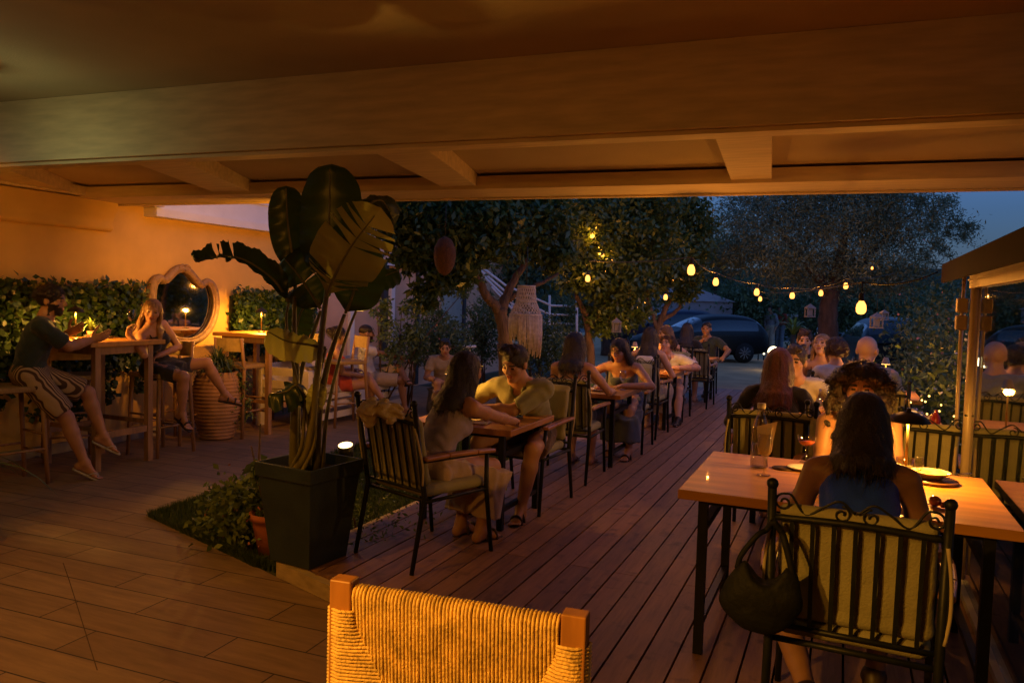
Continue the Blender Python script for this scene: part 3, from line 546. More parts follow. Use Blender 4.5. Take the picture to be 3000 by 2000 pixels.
def sleeve(K,q,t,ex):
    J=K['J']; sh,el,wr=J['sh%d'%q],J['el%d'%q],J['wr%d'%q]; g=K['g']; r0=.047*g+ex
    if t<=1: return [cap(sh,lerp(sh,el,t),r0,r0*.98+.004,.025)]
    return [cap(sh,el,r0,r0*.85,.03),cap(el,lerp(el,wr,t-1),r0*.85,r0*.62,.02)]
def shirt(m,t=.55,ex=.014,hem=0,name='shirt',neck=.012,noise=(.0035,34),open_=0):
    def fn(K):
        P=K['P']; pr=[infl(p,ex) for p in P['waist']+P['chest']]+[infl(P['pelvis'][0],ex*.8)]
        pr+=sleeve(K,0,t,ex)+sleeve(K,1,t,ex)
        cuts=[(K['Hc']-K['u']*(.03-hem)*1.,-K['u'])] if hem is not None else []
        ends=[]
        for q in(0,1):
            J=K['J']; a,b=(J['sh%d'%q],J['el%d'%q]) if t<=1 else (J['el%d'%q],J['wr%d'%q]); tt=t if t<=1 else t-1; e=lerp(a,b,tt); d=nrm(b-a); rr=.085
            pr.append(cap(e+d*rr*1.0,e+d*(rr*1.0+.02),rr,rr,.004,0,True))
        pr.append(ell(K['nk']+K['u2']*.045+K['f2']*(.03+open_*.03),(.068,.072+open_*.03,.055+open_*.06),K['fr2'],.01,0,True))
        imp_obj(name,pr,K['res'],[m],K['o'],cuts=cuts,noise=noise)
    return fn
def collar(m):
    def fn(K):
        nk,u2,f2,r2=K['nk'],K['u2'],K['f2'],K['r2']; pr=[]
        for s in(-1,1):
            pr+=[cap(nk-f2*.055+u2*.035,nk+r2*s*.065+u2*.03,.016,.016,.008),cap(nk+r2*s*.065+u2*.03,nk+r2*s*.05+f2*.075-u2*.01,.016,.015,.008),cap(nk+r2*s*.05+f2*.075-u2*.01,nk+r2*s*.075+f2*.085-u2*.06,.012,.009,.008),cap(nk+r2*s*.045+f2*.085-u2*.03,nk+r2*s*.015+f2*.115-u2*.11,.010,.009,.008)]
        imp_obj('collar',pr,min(K['res'],.009),[m],K['o'])
    return fn
def tank(m,ex=.011,top=.10,strap=True,hem=-.02,name='top',racer=False,noise=(.003,36)):
    def fn(K):
        P=K['P']; pr=[infl(p,ex) for p in P['waist']+P['chest'][:1]+P['chest'][2:]]+[infl(P['pelvis'][0],ex*.8)]
        ch,u2,f2,r2=K['ch'],K['u2'],K['f2'],K['r2']; cuts=[(K['Hc']-K['u']*.03+K['u']*hem,-K['u']),(ch+u2*top,u2)]
        for q in(0,1):
            sh=K['J']['sh%d'%q]; s=1 if q==0 else -1; pr.append(ell(sh+r2*s*.02-u2*(.0 if racer else .03),(.062,.085,.085),K['fr2'],.01,0,True))
        V,Q,l=implicit(pr,K['res'],cuts,noise); o=link(name,meshdata(name,V,Q,[m],None,True),K['o'])
        if strap:
            st=[]
            w_=.028 if racer else .012
            for s in(-1,1):
                x=s*(.065 if racer else .09); st+=[cap(ch+u2*(top-.01)+f2*.085+r2*x,ch+u2*.165+r2*x*1.05+f2*.01,w_*.6,w_*.6,.01),cap(ch+u2*.165+r2*x*1.05+f2*.01,ch+u2*(top-.01)-f2*.085+r2*x,w_*.6,w_*.6,.01)]
            [imp_obj('strap',st[i:i+2],min(K['res'],.009),[m],K['o']) for i in(0,2)]
    return fn
def trousers(m,t=.55,ex=.014,name='shorts',noise=(.003,30),flare=0):
    def fn(K):
        P=K['P']; pr=[infl(P['pelvis'][0],ex)]; J=K['J']; g=K['g']
        for q in(0,1):
            hp,kn,an=J['hp%d'%q],J['kn%d'%q],J['an%d'%q]; a=.082*g+ex
            if t<=1: e=lerp(hp,kn,t); pr.append(cap(hp,e,a,a*.93+.004,.03)); d=nrm(kn-hp)
            else: e=lerp(kn,an,t-1); pr+=[cap(hp,kn,a,.06*g+ex,.03),cap(kn,e,.06*g+ex,.05*g+ex+flare,.02)]; d=nrm(an-kn)
            pr.append(cap(e+d*.13,e+d*.15,.13,.13,.004,0,True))
        cuts=[(K['Hc']+K['u']*.085,K['u'])]
        imp_obj(name,pr,K['res'],[m],K['o'],cuts=cuts,noise=noise)
    return fn
def skirt(m,t=.9,ex=.02,name='skirt',drape=True,noise=(.005,32,(1,1,.2)),low=None):
    def fn(K):
        P=K['P']; J=K['J']; g=K['g']; pr=[infl(P['pelvis'][0],ex*.3)]; a=.078*g+ex*.6; E=[]
        for q in(0,1):
            hp,kn,an=J['hp%d'%q],J['kn%d'%q],J['an%d'%q]
            if t<=1: e=lerp(hp,kn,t); pr.append(cap(hp,e,a,a*.95,.08)); E.append(e)
            else: e=lerp(kn,an,t-1); pr+=[cap(hp,kn,a,.075*g+ex,.09),cap(kn,e,.075*g+ex,.085*g+ex,.10)]; E.append(e)
        m_=(J['hp0']+J['hp1'])/2; mk=(J['kn0']+J['kn1'])/2 if t>1 else (E[0]+E[1])/2; pr.append(cap(m_,mk,a,.06+ex,.08)); cuts=[(K['Hc']+K['u']*.09,K['u'])]
        if t>1: pr.append(cap(mk,(E[0]+E[1])/2,.06+ex,.07+ex,.08)); cuts.append(((E[0]+E[1])/2,nrm((J['an0']+J['an1'])/2-mk)))
        else: cuts.append((mk,nrm(mk-m_)))
        imp_obj(name,pr,K['res'],[m],K['o'],cuts=cuts,noise=noise)
    return fn
def shoes(m,kind='shoe'):
    def fn(K):
        J=K['J']; s=K['sc']
        for q in(0,1):
            hl,bl,d,u,la=[J[k+'%d'%q] for k in('heel','ball','fd','fu','la')]
            if kind=='shoe': imp_obj('shoe',[infl(p,.008) for p in K['foot'][q][:4]]+[cap(bl,bl+d*.05*s,.03*s,.022*s,.02)],max(.008,K['res']*.8),[m],K['o'])
            else:
                b=bl-u*.024*s; h_=hl-u*.034*s; pr=[cap(h_,b,.030*s,.038*s,.01),cap(b,b+d*.055*s,.038*s,.030*s,.01)]
                pr=[('c',p[1],p[2],p[3],p[4],p[5],0,False) for p in pr]
                cuts=[(b+u*.006,u),(b-u*.010,-u)]
                o=imp_obj('sandal' if kind=='sandal' else 'flip_flop',pr,.006,[m],K['o'],cuts=cuts)
                if kind=='flip':
                    st=MB(); st.tube(bez([b-la*.034*s-d*.05*s,b-la*.026*s+u*.045*s,b+d*.035*s+u*.02*s,b+la*.026*s+u*.045*s,b+la*.034*s-d*.05*s],6),.0045,6); st.obj('strap',m,o)
                else:
                    for t_ in(-.075,.0): MB().tube(bez([b+la*.04*s+d*t_,b+la*.028*s+u*.05*s+d*t_,b+u*(.062-t_*.25)*s+d*t_,b-la*.028*s+u*.05*s+d*t_,b-la*.04*s+d*t_],4),.009,6).obj('strap',m,o)
    return fn
# ================================================================= FURNITURE
M_metal=mat('black_wrought_iron',(.009,.011,.010),.45,.3,20,bump=.1,spec=.32)
M_cush=mat('olive_cream_canvas',(.28,.26,.145),.9,.12,7,bump=.4,bscale=120)
M_arm=mat('varnished_armrest',(.34,.15,.055),.35,.25,6,stretch=(6,1,6),coat=.3)
M_top=mat('varnished_table_top',(.34,.15,.03),.42,.25,2.2,bump=.12,bscale=20,coat=.25,detail=7,stretch=(9,.7,2),ramp=(.3,.7))
M_topx=mat('varnished_table_top_long',(.46,.21,.035),.42,.22,2.2,bump=.15,bscale=20,coat=.08,detail=7,stretch=(.7,9,2),ramp=(.3,.7))
M_stool=mat('oiled_oak',(.30,.17,.085),.5,.25,5,stretch=(5,5,.8),bump=.1)
def spiral(c,r,a0,turns,sx,sg=1,n=26):
    return [np.array(c)+np.array([sx*math.cos(a0+sg*t*turns*2*PI)*r*(1-.75*t),0,math.sin(a0+sg*t*turns*2*PI)*r*(1-.75*t)]) for t in np.linspace(0,1,n)]
def garden_chair(label,loc,rz,group='wrought iron garden chairs',ties=True):
    t=empty('garden_chair',loc,rz,label,'chair',group)
    B=lambda z: -.235-.10*max(0,(z-.42))/.55      # y of the back plane at height z
    for s in(-1,1):
        MB().tube([(s*.262,-.33,0),(s*.262,-.245,.42),(s*.262,B(.97),.955)],[.013,.016,.015],10).ball((s*.262,B(.98),.968),.020,10,6).obj('back_post',M_metal,t)
        MB().tube([(s*.275,.30,0),(s*.268,.25,.40),(s*.28,.235,.625)],[.013,.015,.014],10).obj('front_leg',M_metal,t)
        MB().tube([(s*.268,-.25,.40),(s*.268,.25,.40)],.011,8).obj('seat_rail',M_metal,t)
        a=MB(); P=[(s*.272,-.262,.648),(s*.29,-.1,.655),(s*.30,.12,.650),(s*.295,.275,.638)]
        for p,q in zip(P[:-1],P[1:]): a.beam(p,q,.052,.024)
        a.obj('armrest',M_arm,t,bevel=.008)
        MB().tube([(s*.265,B(.64),.632),(s*.28,.235,.625)],.009,6).obj('arm_support',M_metal,t)
    MB().tube([(-.262,-.24,.405),(.262,-.24,.405)],.012,8).obj('seat_rail',M_metal,t); MB().tube([(-.268,.25,.40),(.268,.25,.40)],.012,8).obj('seat_rail',M_metal,t)
    MB().tube([(-.262,B(.455),.455),(.262,B(.455),.455)],.010,8).obj('lower_rail',M_metal,t)
    MB().tube(bez([(-.262,B(.85),.85),(0,B(.85)-.015,.862),(.262,B(.85),.85)],6),.012,8).obj('top_rail',M_metal,t)
    for k in range(7):
        x=-.262+.524*(k+1)/8; MB().beam((x,B(.455),.455),(x,B(.85)-.006,.856),.014,.006,up=(0,1,0)).obj('slat',M_metal,t)
    y=B(.88)
    for s in(-1,1):
        P=[q for q in spiral((s*.225,y,.905),.030,PI*.5,1.25,s,-1)][::-1]+bez([(s*.225,y,.935),(s*.20,y,.93),(s*.155,y,.872),(s*.10,y,.905),(s*.05,y,.93),(s*.004,y,.895)],6)
        MB().tube(P,.0042,6).obj('scroll',M_metal,t); MB().tube(spiral((s*.045,y,.888),.028,PI*.5,1.3,s,1),.004,6).obj('scroll',M_metal,t)
    pr=[cap((x,-.19,.444),(x,.24,.438),.032,.035,.03) for x in np.linspace(-.21,.21,11)]
    imp_obj('seat_cushion',pr,.012,[M_cush],t,noise=(.002,22))
    pr=[cap((x,B(.51)+.048,.512),(x,B(.83)+.046,.84),.027,.027,.02) for x in np.linspace(-.215,.215,12)]+[cap((-.215,B(.51)+.048,.508),(.215,B(.51)+.048,.508),.028,.028,.02),cap((-.215,B(.87)+.022,.872),(.215,B(.87)+.022,.872),.027,.027,.03)]
    imp_obj('back_cushion',pr,.011,[M_cush],t,noise=(.0015,26))
    if ties:
        for s in(-1,1): MB().tube(bez([(s*.262,B(.82)-.02,.83),(s*.278,B(.7)-.02,.72),(s*.283,B(.6)-.012,.60),(s*.272,B(.5)-.02,.50)],5),.0065,6).obj('cushion_tie',mat('cream_ribbon',(.40,.33,.20),.9,.1),t)
    return t
gc0=garden_chair('cream cushioned iron chair in the foreground right, a black bag hanging on its post',(.075,3.03,.1),R(-2))
GC='wrought iron garden chairs'
def chair(label,x,y,deg):
    c=copy_tree(gc0); c.location=(x,y,.1); c.rotation_euler.z=R(deg); c['label']=label; return c
def dining_table(label,x0,x1,y0,y1,zt,m=M_top,group='wooden topped dining tables'):
    t=empty('dining_table',((x0+x1)/2,(y0+y1)/2,.1),0,label,'table',group); wx,wy=(x1-x0)/2,(y1-y0)/2; z=zt-.1
    MB().b2(-wx,wx,-wy,wy,z-.042,z).obj('table_top',m,t,bevel=.004)
    ix,iy=wx-.10,wy-.09
    for sx in(-1,1):
        for sy in(-1,1): MB().b2(sx*ix-.02,sx*ix+.02,sy*iy-.02,sy*iy+.02,0,z-.045).obj('leg',M_metal,t)
        MB().b2(sx*ix-.016,sx*ix+.016,-iy+.021,iy-.021,z-.20,z-.165).obj('side_rail',M_metal,t)
        MB().b2(sx*ix-.016,sx*ix+.016,-iy+.021,iy-.021,.12,.15).obj('foot_rail',M_metal,t)
    for sy in(-1,1): MB().b2(-ix+.021,ix-.021,sy*iy-.012,sy*iy+.012,z-.072,z-.045).obj('top_rail',M_metal,t)
    return t
dining_table('wide table in front of the woman in blue, with water bottle, bowl and lamp',-.64,.655,3.36,4.35,.85,M_topx)
dining_table('dining table in the right row behind the curly haired woman',-.65,.68,5.66,6.76,.85,M_topx)
dining_table('dining table of the blonde woman and the bald man',-.65,.68,7.85,8.75,.85,M_topx)
dining_table('dining table between the lavender top woman and the man in khaki shirt',-2.78,-1.98,4.60,5.42,.80)
dining_table('dining table where the woman in denim skirt eats, plates on it',-2.78,-1.88,6.92,7.72,.80)
dining_table('dining table between the woman with white bag and the curly haired man',-2.75,-1.9,9.35,10.1,.80)
dining_table('farthest dining table in the left row near the driveway',-2.75,-1.9,12.4,13.1,.80)
chair('cream cushioned iron chair of the woman in lavender top, pale scarf over its back',-2.31,4.08,-19)
chair('cream cushioned iron chair the man in khaki shirt sits on',-2.22,5.44,176)
chair('cream cushioned iron chair of the bare backed woman',-2.24,6.50,3)
chair('cream cushioned iron chair of the woman in denim skirt',-2.15,8.05,182)
chair('cream cushioned iron chair of the long haired woman with a white bag',-2.20,9.02,0)
chair('cream cushioned iron chair of the curly haired man in white tee',-2.2,10.5,180)
chair('cream cushioned iron chair of the woman in black with lit shoulder',-2.35,11.25,-4)
chair('cream cushioned iron chair with its back to us before the man in dark polo',-2.12,12.05,0)
chair('cream cushioned iron chair under the man in dark polo by the driveway',-2.3,13.55,180)
chair('cream cushioned iron chair of the auburn haired woman in black',-.40,5.42,0)
chair('empty cream cushioned iron chair beside the porch corner post',.40,5.42,2)
chair('cream cushioned iron chair under the curly haired woman facing us',.07,4.82,180)
chair('cream cushioned iron chair of the man in pale shirt leaning on his hand',-.33,7.05,180)
chair('cream cushioned iron chair of the bald man in grey tee',.25,7.45,0)
chair('cream cushioned iron chair of the blonde woman looking up',-.2,9.1,180)
# ---- bar tables and stools
def bar_table(label,y0,y1):
    t=empty('bar_table',(-6.5,(y0+y1)/2,0),0,label,'bar table','tall wooden bar tables'); h=(y1-y0)/2
    MB().b2(-.42,.42,-h,h,1.135,1.178).obj('table_top',M_topx,t,bevel=.005)
    for sx in(-.33,.33):
        for sy in(-1,1): MB().b2(sx-.028,sx+.028,sy*(h-.12)-.028,sy*(h-.12)+.028,0,1.132).obj('leg',M_stool,t)
        MB().b2(sx-.014,sx+.014,-h+.15,h-.15,1.06,1.13).obj('apron',M_stool,t); MB().b2(sx-.016,sx+.016,-h+.15,h-.15,.29,.35).obj('stretcher',M_stool,t)
    for sy in(-1,1): MB().b2(-.30,.30,sy*(h-.12)-.014,sy*(h-.12)+.014,1.06,1.13).obj('apron',M_stool,t); MB().b2(-.3,.3,sy*(h-.12)-.014,sy*(h-.12)+.014,.36,.40).obj('stretcher',M_stool,t)
    return t
bar_table('tall oak bar table between the man in dark shirt and the woman with wine glass',4.72,5.53)
bar_table('tall oak bar table with a lamp behind the banana plant',6.98,7.75)
def bar_stool(label,loc,rz):
    t=empty('bar_stool',loc,rz,label,'bar stool','oak bar stools with low backs')
    for s in(-1,1):
        MB().tube([(s*.215,-.235,0),(s*.195,-.19,.79),(s*.195,-.235,1.14)],[.019,.021,.017],8).obj('back_leg',M_stool,t); MB().tube([(s*.205,.215,0),(s*.185,.18,.79)],[.018,.021],8).obj('front_leg',M_stool,t)
        MB().tube([(s*.209,-.22,.30),(s*.200,.205,.30)],.011,6).obj('stretcher',M_stool,t)
    for y,z in((-.216,.26),(.205,.26),(.20,.42)): MB().tube([(-.20,y,z),(.20,y,z)],.011,6).obj('stretcher',M_stool,t)
    MB().box((0,0,.81),(.43,.42,.045)).obj('seat',mat('woven_seat',(.33,.22,.10),.8,.25,40,bump=.8,bscale=90,stretch=(1,6,1)),t,bevel=.012)
    mb=MB(); P=bez([(-.19,-.222,1.06),(0,-.25,1.06),(.19,-.222,1.06)],4)
    for a,b in zip(P[:-1],P[1:]): mb.beam(a,b,.012,.15)
    mb.obj('backrest',mat('stool_back_canvas',(.42,.30,.13),.8,.15,20,bump=.4,bscale=100),t); return t
bs0=bar_stool('oak bar stool the man in striped shorts sits on',(-6.36,4.17,0),R(-10))
def stool(label,x,y,deg): c=copy_tree(bs0); c.location=(x,y,0); c.rotation_euler.z=R(deg); c['label']=label
stool('oak bar stool under the woman in dark skirt',-6.36,5.72,180)
stool('oak bar stool in front of the ornate mirror, behind the woman with wine glass',-6.72,6.28,8)
stool('oak bar stool between the clay pot and the second bar table',-6.42,6.95,0)
stool('oak bar stool against the wall side of the second bar table',-6.62,8.15,170)
stool('oak bar stool right of the second bar table, before the white bench',-5.85,8.15,150)
stool('empty oak bar stool under the near bar table',-6.80,5.05,60)
# ---- white bench
bn=empty('garden_bench',(-6.35,8.85,0),0,'white slatted wooden bench with cushions where two people lounge','bench'); Mb=mat('bench_white',(.62,.58,.54),.55,.08,8)
MB().b2(-.40,.40,-1.3,1.0,.34,.40).obj('seat_frame',Mb,bn); MB().b2(-.36,.38,-1.28,.98,.402,.50).obj('seat_cushion',mat('bench_cushion',(.38,.35,.31),.9,.1,9,bump=.2),bn,bevel=.02)
for y in(-1.27,-.15,.97):
    for x in(-.36,.37): MB().b2(x-.04,x+.04,y-.04,y+.04,0,.72 if y!=-.15 else (.338 if x>0 else .72)).obj('leg',Mb,bn)
for y in(-1.27,.97):
    for z in(.53,.69): MB().b2(-.32,.33,y-.02,y+.02,z-.05,z+.05).obj('side_slat',Mb,bn)
for z in(.56,.72): MB().b2(-.385,-.345,-1.23,.93,z-.05,z+.05).obj('back_slat',Mb,bn)
for z in(.12,.26): MB().b2(.35,.39,-1.22,.92,z-.04,z+.04).obj('front_slat',Mb,bn)
# small white stand with splayed legs
o_=atz(1352,1180,0); q=at(1355,1010,np.dot(o_-CAM,_fw))
st=empty('plant_stand',tuple(o_),0,'small white table with splayed legs by the green door','side table'); h_=q[2]
MB().lathe((0,0,0),[(0,h_),(.21,h_),(.215,h_-.015),(.21,h_-.03),(0,h_-.03)],24).obj('table_top',M_white,st)
for a in(0,90,180,270): c,s=math.cos(R(a+30)),math.sin(R(a+30)); MB().tube([(c*.10,s*.10,h_-.03),(c*.24,s*.24,0)],.016,8).obj('leg',M_white,st)
# ---- foreground rope-woven chair
A=at(1010,1690,1.55); B=at(1687,1793,1.41); ctr=(A+B)/2; dx=nrm([(B-A)[0],(B-A)[1],0]); ang=math.atan2(dx[1],dx[0]); wd=np.linalg.norm((B-A)[:2])
fcx=empty('rope_chair',(ctr[0],ctr[1],0),ang,'foreground bar chair with backrest woven from golden paper cord','chair')
Mr=mat('golden_paper_cord',(.74,.50,.16),.6,.28,30,bump=.5,bscale=150); Mw=mat('chair_cherry_wood',(.36,.16,.045),.4,.2,6,stretch=(5,5,1))
zt=(A[2]+B[2])/2; za,zb=A[2],B[2]; hw=wd/2
for s,z in((-1,zt),(1,zt)):
    MB().b2(s*hw-.0235,s*hw+.0235,-.019,.019,zt-.52,z).obj('back_post',Mw,fcx,bevel=.003)
    MB().beam((s*hw,0,zt-.52),(s*(hw+.01),-.03,0),.04,.036).obj('back_leg',Mw,fcx); MB().beam((s*hw,.44,zt-.42),(s*(hw+.015),.47,0),.04,.036).obj('front_leg',Mw,fcx)
ph=.36; zr=zt-.028; rr_=.0036
n=int((wd-.047)/.0077); vs=MB(); x0=-hw+.026; W=wd-.052
for side in(1,-1):
    for i in range(n):
        x=x0+W*(i+.5)/n; e=min(x-x0,x0+W-x); dep=min(e*2.0+.068,ph/2-.005); zc=zr if side==1 else zr-ph
        jx=random.uniform(-.0007,.0007); r_=.017; zz=side
        P=[]
        for t_ in np.linspace(0,PI,6): P.append((x+jx,-math.cos(t_)*(r_+.001),zc+zz*math.sin(t_)*r_))
        F1=(x+jx*2,-.006-.0,zc-zz*dep); F2=(x+jx*2,.006,zc-zz*dep)
        P=[F1,(x,-.014,zc-zz*dep*.45)]+P+[(x,.014,zc-zz*dep*.45),F2]; vs.tube(P,rr_,5,cap=False)
vs.obj('backrest_cord',Mr,fcx)
n2=int((ph-.01)/.0077)
for side in(-1,1):
    hs=MB()
    for i in range(n2+3):
        z=zr-.032-(ph-.04)*(i)/n2; e=min(zr-z,z-(zr-ph)); dep=min(max((e-.05)/2.0+.012,.012),W/2); xc=side*hw; r_=.027
        P=[(side*(hw-.02)-side*dep,-.008,z),(side*(hw-.028),-.0205,z),(side*hw,-.0245,z+random.uniform(-.0008,.0008)),(side*(hw+.0275),-.012,z),(side*(hw+.0275),.012,z),(side*hw,.0245,z),(side*(hw-.028),.0205,z),(side*(hw-.02)-side*dep,.008,z)]
        hs.tube(P,rr_,5,cap=False)
    hs.obj('side_cord',Mr,fcx)
MB().tube([(-hw+.02,0,zr),(hw-.02,0,zr)],.0125,8).obj('top_rail',Mw,fcx); MB().tube([(-hw+.02,0,zr-ph),(hw-.02,0,zr-ph)],.0125,8).obj('lower_rail',Mw,fcx)
MB().box((0,.21,zt-.42),(wd+.03,.46,.05)).obj('seat',Mr,fcx,bevel=.015)
for y,z in((.465,.25),(-.02,.30)): MB().tube([(-hw,y,z),(hw,y,z)],.012,8).obj('stretcher',Mw,fcx)
# ================================================================= THE GUESTS
def WL(loc,yaw,p): 
    d=np.array(p,float)-np.array(loc); a=-R(yaw); return np.array([d[0]*math.cos(a)-d[1]*math.sin(a),d[0]*math.sin(a)+d[1]*math.cos(a),d[2]])
def guest(label,loc,yaw,hw=None,fw_=None,**k):
    if hw is not None: k['hands']=tuple(WL(loc,yaw,p) for p in hw)
    if fw_ is not None: k['feet']=tuple(WL(loc,yaw,p) for p in fw_)
    return person(label,loc,yaw,**k)
C_teal=cloth('dark_teal',(.020,.034,.034)); C_khaki=cloth('khaki_linen',(.23,.23,.12)); C_lav=cloth('lavender',(.30,.25,.34)); C_pink=cloth('pale_rose',(.42,.31,.25)); C_black=cloth('black',(.012,.012,.014))
C_white=cloth('white',(.55,.52,.52)); C_navy=cloth('royal_blue',(.008,.05,.62)); C_denim=cloth('denim',(.075,.095,.13)); C_blue=cloth('grey_blue',(.06,.08,.10)); C_shorts=cloth('brown_shorts',(.10,.06,.035)); C_grey=cloth('grey',(.20,.21,.23))
C_red=cloth('red',(.38,.05,.03)); C_beige=cloth('beige',(.36,.28,.2)); C_jean=cloth('light_jeans',(.15,.19,.24)); M_sand=mat('dark_leather',(.03,.018,.012),.5); M_wh=mat('white_rubber',(.45,.44,.40),.5)
C_stripe=mat('striped_linen',(.06,.03,.018),.85,.1,1,wave=('X',15,.06),col2=(.36,.26,.17),ramp=(.42,.58),bump=.3)
G='diners seated on the terrace'
# -- bar, left
L1=(-6.33,4.33,0); 
def p1parts(K):
    h=K['HP']; 
guest('bearded man in dark shirt and striped shorts on the bar stool, hands raised',L1,-42,seat=.83,res=.007,hair='curlytop',hc='dark',beard=1,sk='tan',lean=6,curl=12,head=(16,6,0),S=1.03,
  hw=((-6.12,4.76,1.20),(-6.40,4.74,1.25)),elb=((.7,-.2,-.8),(-.5,-.4,-.8)),hd=((.15,.9,.35),(.25,.85,.45)),pn=((-.6,0,.3),(.6,.1,.2)),curlf=(.28,.25),
  fw_=((-5.98,4.58,.07),(-6.10,4.86,.25)),knee=((.1,.6,.8),(-.1,.6,.8)),fdir=((.1,.8,-.45),(.0,.85,-.5)),wear=(shirt(C_teal,.72,.018,open_=.8),collar(C_teal),trousers(C_stripe,.80,.022),shoes(M_wh,'flip')),fat=1.05)
L2=(-6.38,5.68,0)
def glass_wine(name,loc,label=None,group=None,s=1.,lie=None,fill=None):
    t=empty(name,loc,0,label,'wine glass',group) if label else None
    mb=MB().lathe((0,0,0),[(.0,.002),(.034*s,.002),(.034*s,.005),(.006*s,.010),(.0035*s,.02),(.0035*s,.085*s),(.012*s,.095*s),(.033*s,.125*s),(.040*s,.155*s),(.036*s,.195*s),(.031*s,.215*s),(.0302*s,.215*s),(.035*s,.195*s),(.0388*s,.155*s),(.032*s,.126*s),(.010*s,.098*s),(0,.096*s)],20)
    if label:
        mb.obj('glass_body',GL,t)
        if fill: MB().lathe((0,0,0),[(0,.1*s),(.012*s,.100*s),(.031*s,.127*s),(.036*s,.145*s),(0,.145*s)],20).obj('wine',fill,t)
    return t if label else mb.obj(name,GL)
GL=glass('clear_glass',(.93,.93,.92),.02,1.5)
guest('woman in dark dress with long fair hair, wine glass in hand at the bar table',L2,-82,seat=.80,female=True,res=.007,S=.97,hair='longblonde',hc='blonde',hlen=.36,lean=6,side=17,curl=6,head=(50,10,-8),
  hw=((-6.25,5.25,1.225),(-6.22,5.60,1.02)),elb=((.4,.6,-.6),(-.2,.3,-.9)),hd=((.1,.15,1),(1,-.3,-.3)),pn=((-.2,1,0),(0,0,-1)),curlf=(.75,.3),
  fw_=((-6.02,5.68,.36),(-5.98,6.22,.50)),knee=((.2,.6,.7),(-.2,.7,.9)),fdir=((.1,.8,-.55),(-.55,.75,-.2)),wear=(tank(C_black,top=.075),skirt(C_black,.72,.016),shoes(M_sand,'sandal')))
t=glass_wine('wine_glass',(-6.20,5.235,1.275),'wine glass held up by the woman at the bar table','glasses',.9)
# -- bench
guest('reclining man in white tee with one leg crossed on the white bench',(-6.15,9.15,0),-52,seat=.42,res=.011,hair='fade',beard=1,sk='brown',lean=-16,curl=10,head=(-5,4,0),hw=((-5.78,9.78,.74),(-5.88,9.53,.78)),
  elb=((.6,-.3,-.7),(-.6,-.3,-.7)),feet=((.12,.50,0),(.26,.50,.42)),knee=((.1,.5,1),(-.9,.4,.6)),fdir=((0,1,-.1),(1,.2,.2)),wear=(shirt(C_white,.5,.016),trousers(C_beige,.8,.016),shoes(M_sand,'sandal')))
guest('woman in red skirt with crossed legs on the near end of the white bench',(-6.12,8.32,0),-50,seat=.42,female=True,res=.011,hair='bun',hc='dark',sk='tan',lean=-6,curl=8,head=(10,5,0),hands=((.12,.3,.62),(-.12,.28,.66)),
  feet=((.05,.48,0),(.20,.62,.20)),knee=((0,.5,1),(.1,.6,1)),fdir=((0,1,0),(.3,1,-.3)),wear=(tank(C_red,top=.08),skirt(C_red,.5,.016),shoes(M_sand,'sandal')))
q=at(1302,1035,11.2)
guest('dark haired person in pale clothes sitting low by the flower bushes',(q[0],q[1],0),-150,seat=.34,res=.013,hair='short',sk='tan',lean=18,curl=14,head=(0,14,0),hands=((.1,.36,.5),(-.1,.36,.5)),wear=(shirt(C_beige,.5,.016),trousers(C_beige,1.6,.018)),S=.95)
tag(MB().lathe((q[0],q[1],0),[(0,.0),(.24,0),(.25,.05),(.22,.30),(.25,.34),(0,.36)],20).obj('pouf',mat('pouf_fabric',(.2,.17,.13),.9,.2)),'low round pouf under the person in pale clothes','pouf')
# -- left row
P6=(-2.30,4.10,.1)
guest('long haired woman in lavender sleeveless top and pale skirt, back to us',P6,-20,seat=.44,female=True,res=.007,hair='long',hc='dark',hlen=.27,lean=17,curl=10,side=4,head=(4,4,0),sk='tan',
  hw=((-1.99,4.92,.79),(-2.36,4.95,.80)),elb=((.9,-.2,-.3),(-.6,-.3,-.5)),hd=((-.6,.9,-.1),(.3,1,-.1)),curlf=(.4,.4),
  feet=((.09,.36,0),(-.1,.36,0)),wear=(tank(C_lav,top=.135,strap=True,racer=True,hem=.03,noise=(.004,38)),skirt(C_pink,1.78,.028,noise=(.008,34,(1,1,.15))),shoes(M_sand,'sandal')))
P7=(-2.18,5.50,.1)
def p7(K):
    o=K['o']; nk,f2,u2,r2=K['nk'],K['f2'],K['u2'],K['r2']; c=nk+f2*.128-u2*.15
    m=mat('sunglass_black',(.01,.01,.012),.15); sg=MB()
    for s in(-1,1): sg.ball(c+np.array([0,0,-s*.028-.0]),(.026,.008,.024),10,6)
    sg.tube([c+np.array([.02,0,.05]),c+np.array([.022,.0,-.05])],.003,5)
    g=sg.obj('sunglasses',m,o)
    w_=K['J']['wr1']; e=K['J']['el1']; d=nrm(w_-e); MB().tube([w_-d*.035,w_-d*.012],.036,14).obj('wristwatch',m,o)
guest('dark haired man in khaki open collar shirt looking down at his hands',P7,176,seat=.45,res=.0065,hair='quiff',hc='dark',lean=20,curl=16,S=1.04,head=(6,24,-4),sk='tan',
  hw=((-2.58,5.05,.87),(-2.43,5.00,.86)),elb=((.9,.1,-.5),(-.9,.0,-.45)),hd=((.2,.5,.2),(-.7,.35,.1)),pn=((.3,-.2,-1),(.2,.4,-.8)),curlf=(.5,.45),
  fw_=((-2.45,5.05,.1),(-2.05,4.98,.1)),knee=((.2,.6,1),(-.35,.6,1)),fdir=((.1,1,0),(-.2,1,0)),wear=(shirt(C_khaki,.80,.018,noise=(.005,30),open_=.9),collar(C_khaki),trousers(C_shorts,.78,.018),shoes(M_sand,'sandal')),parts=p7,fat=1.02)
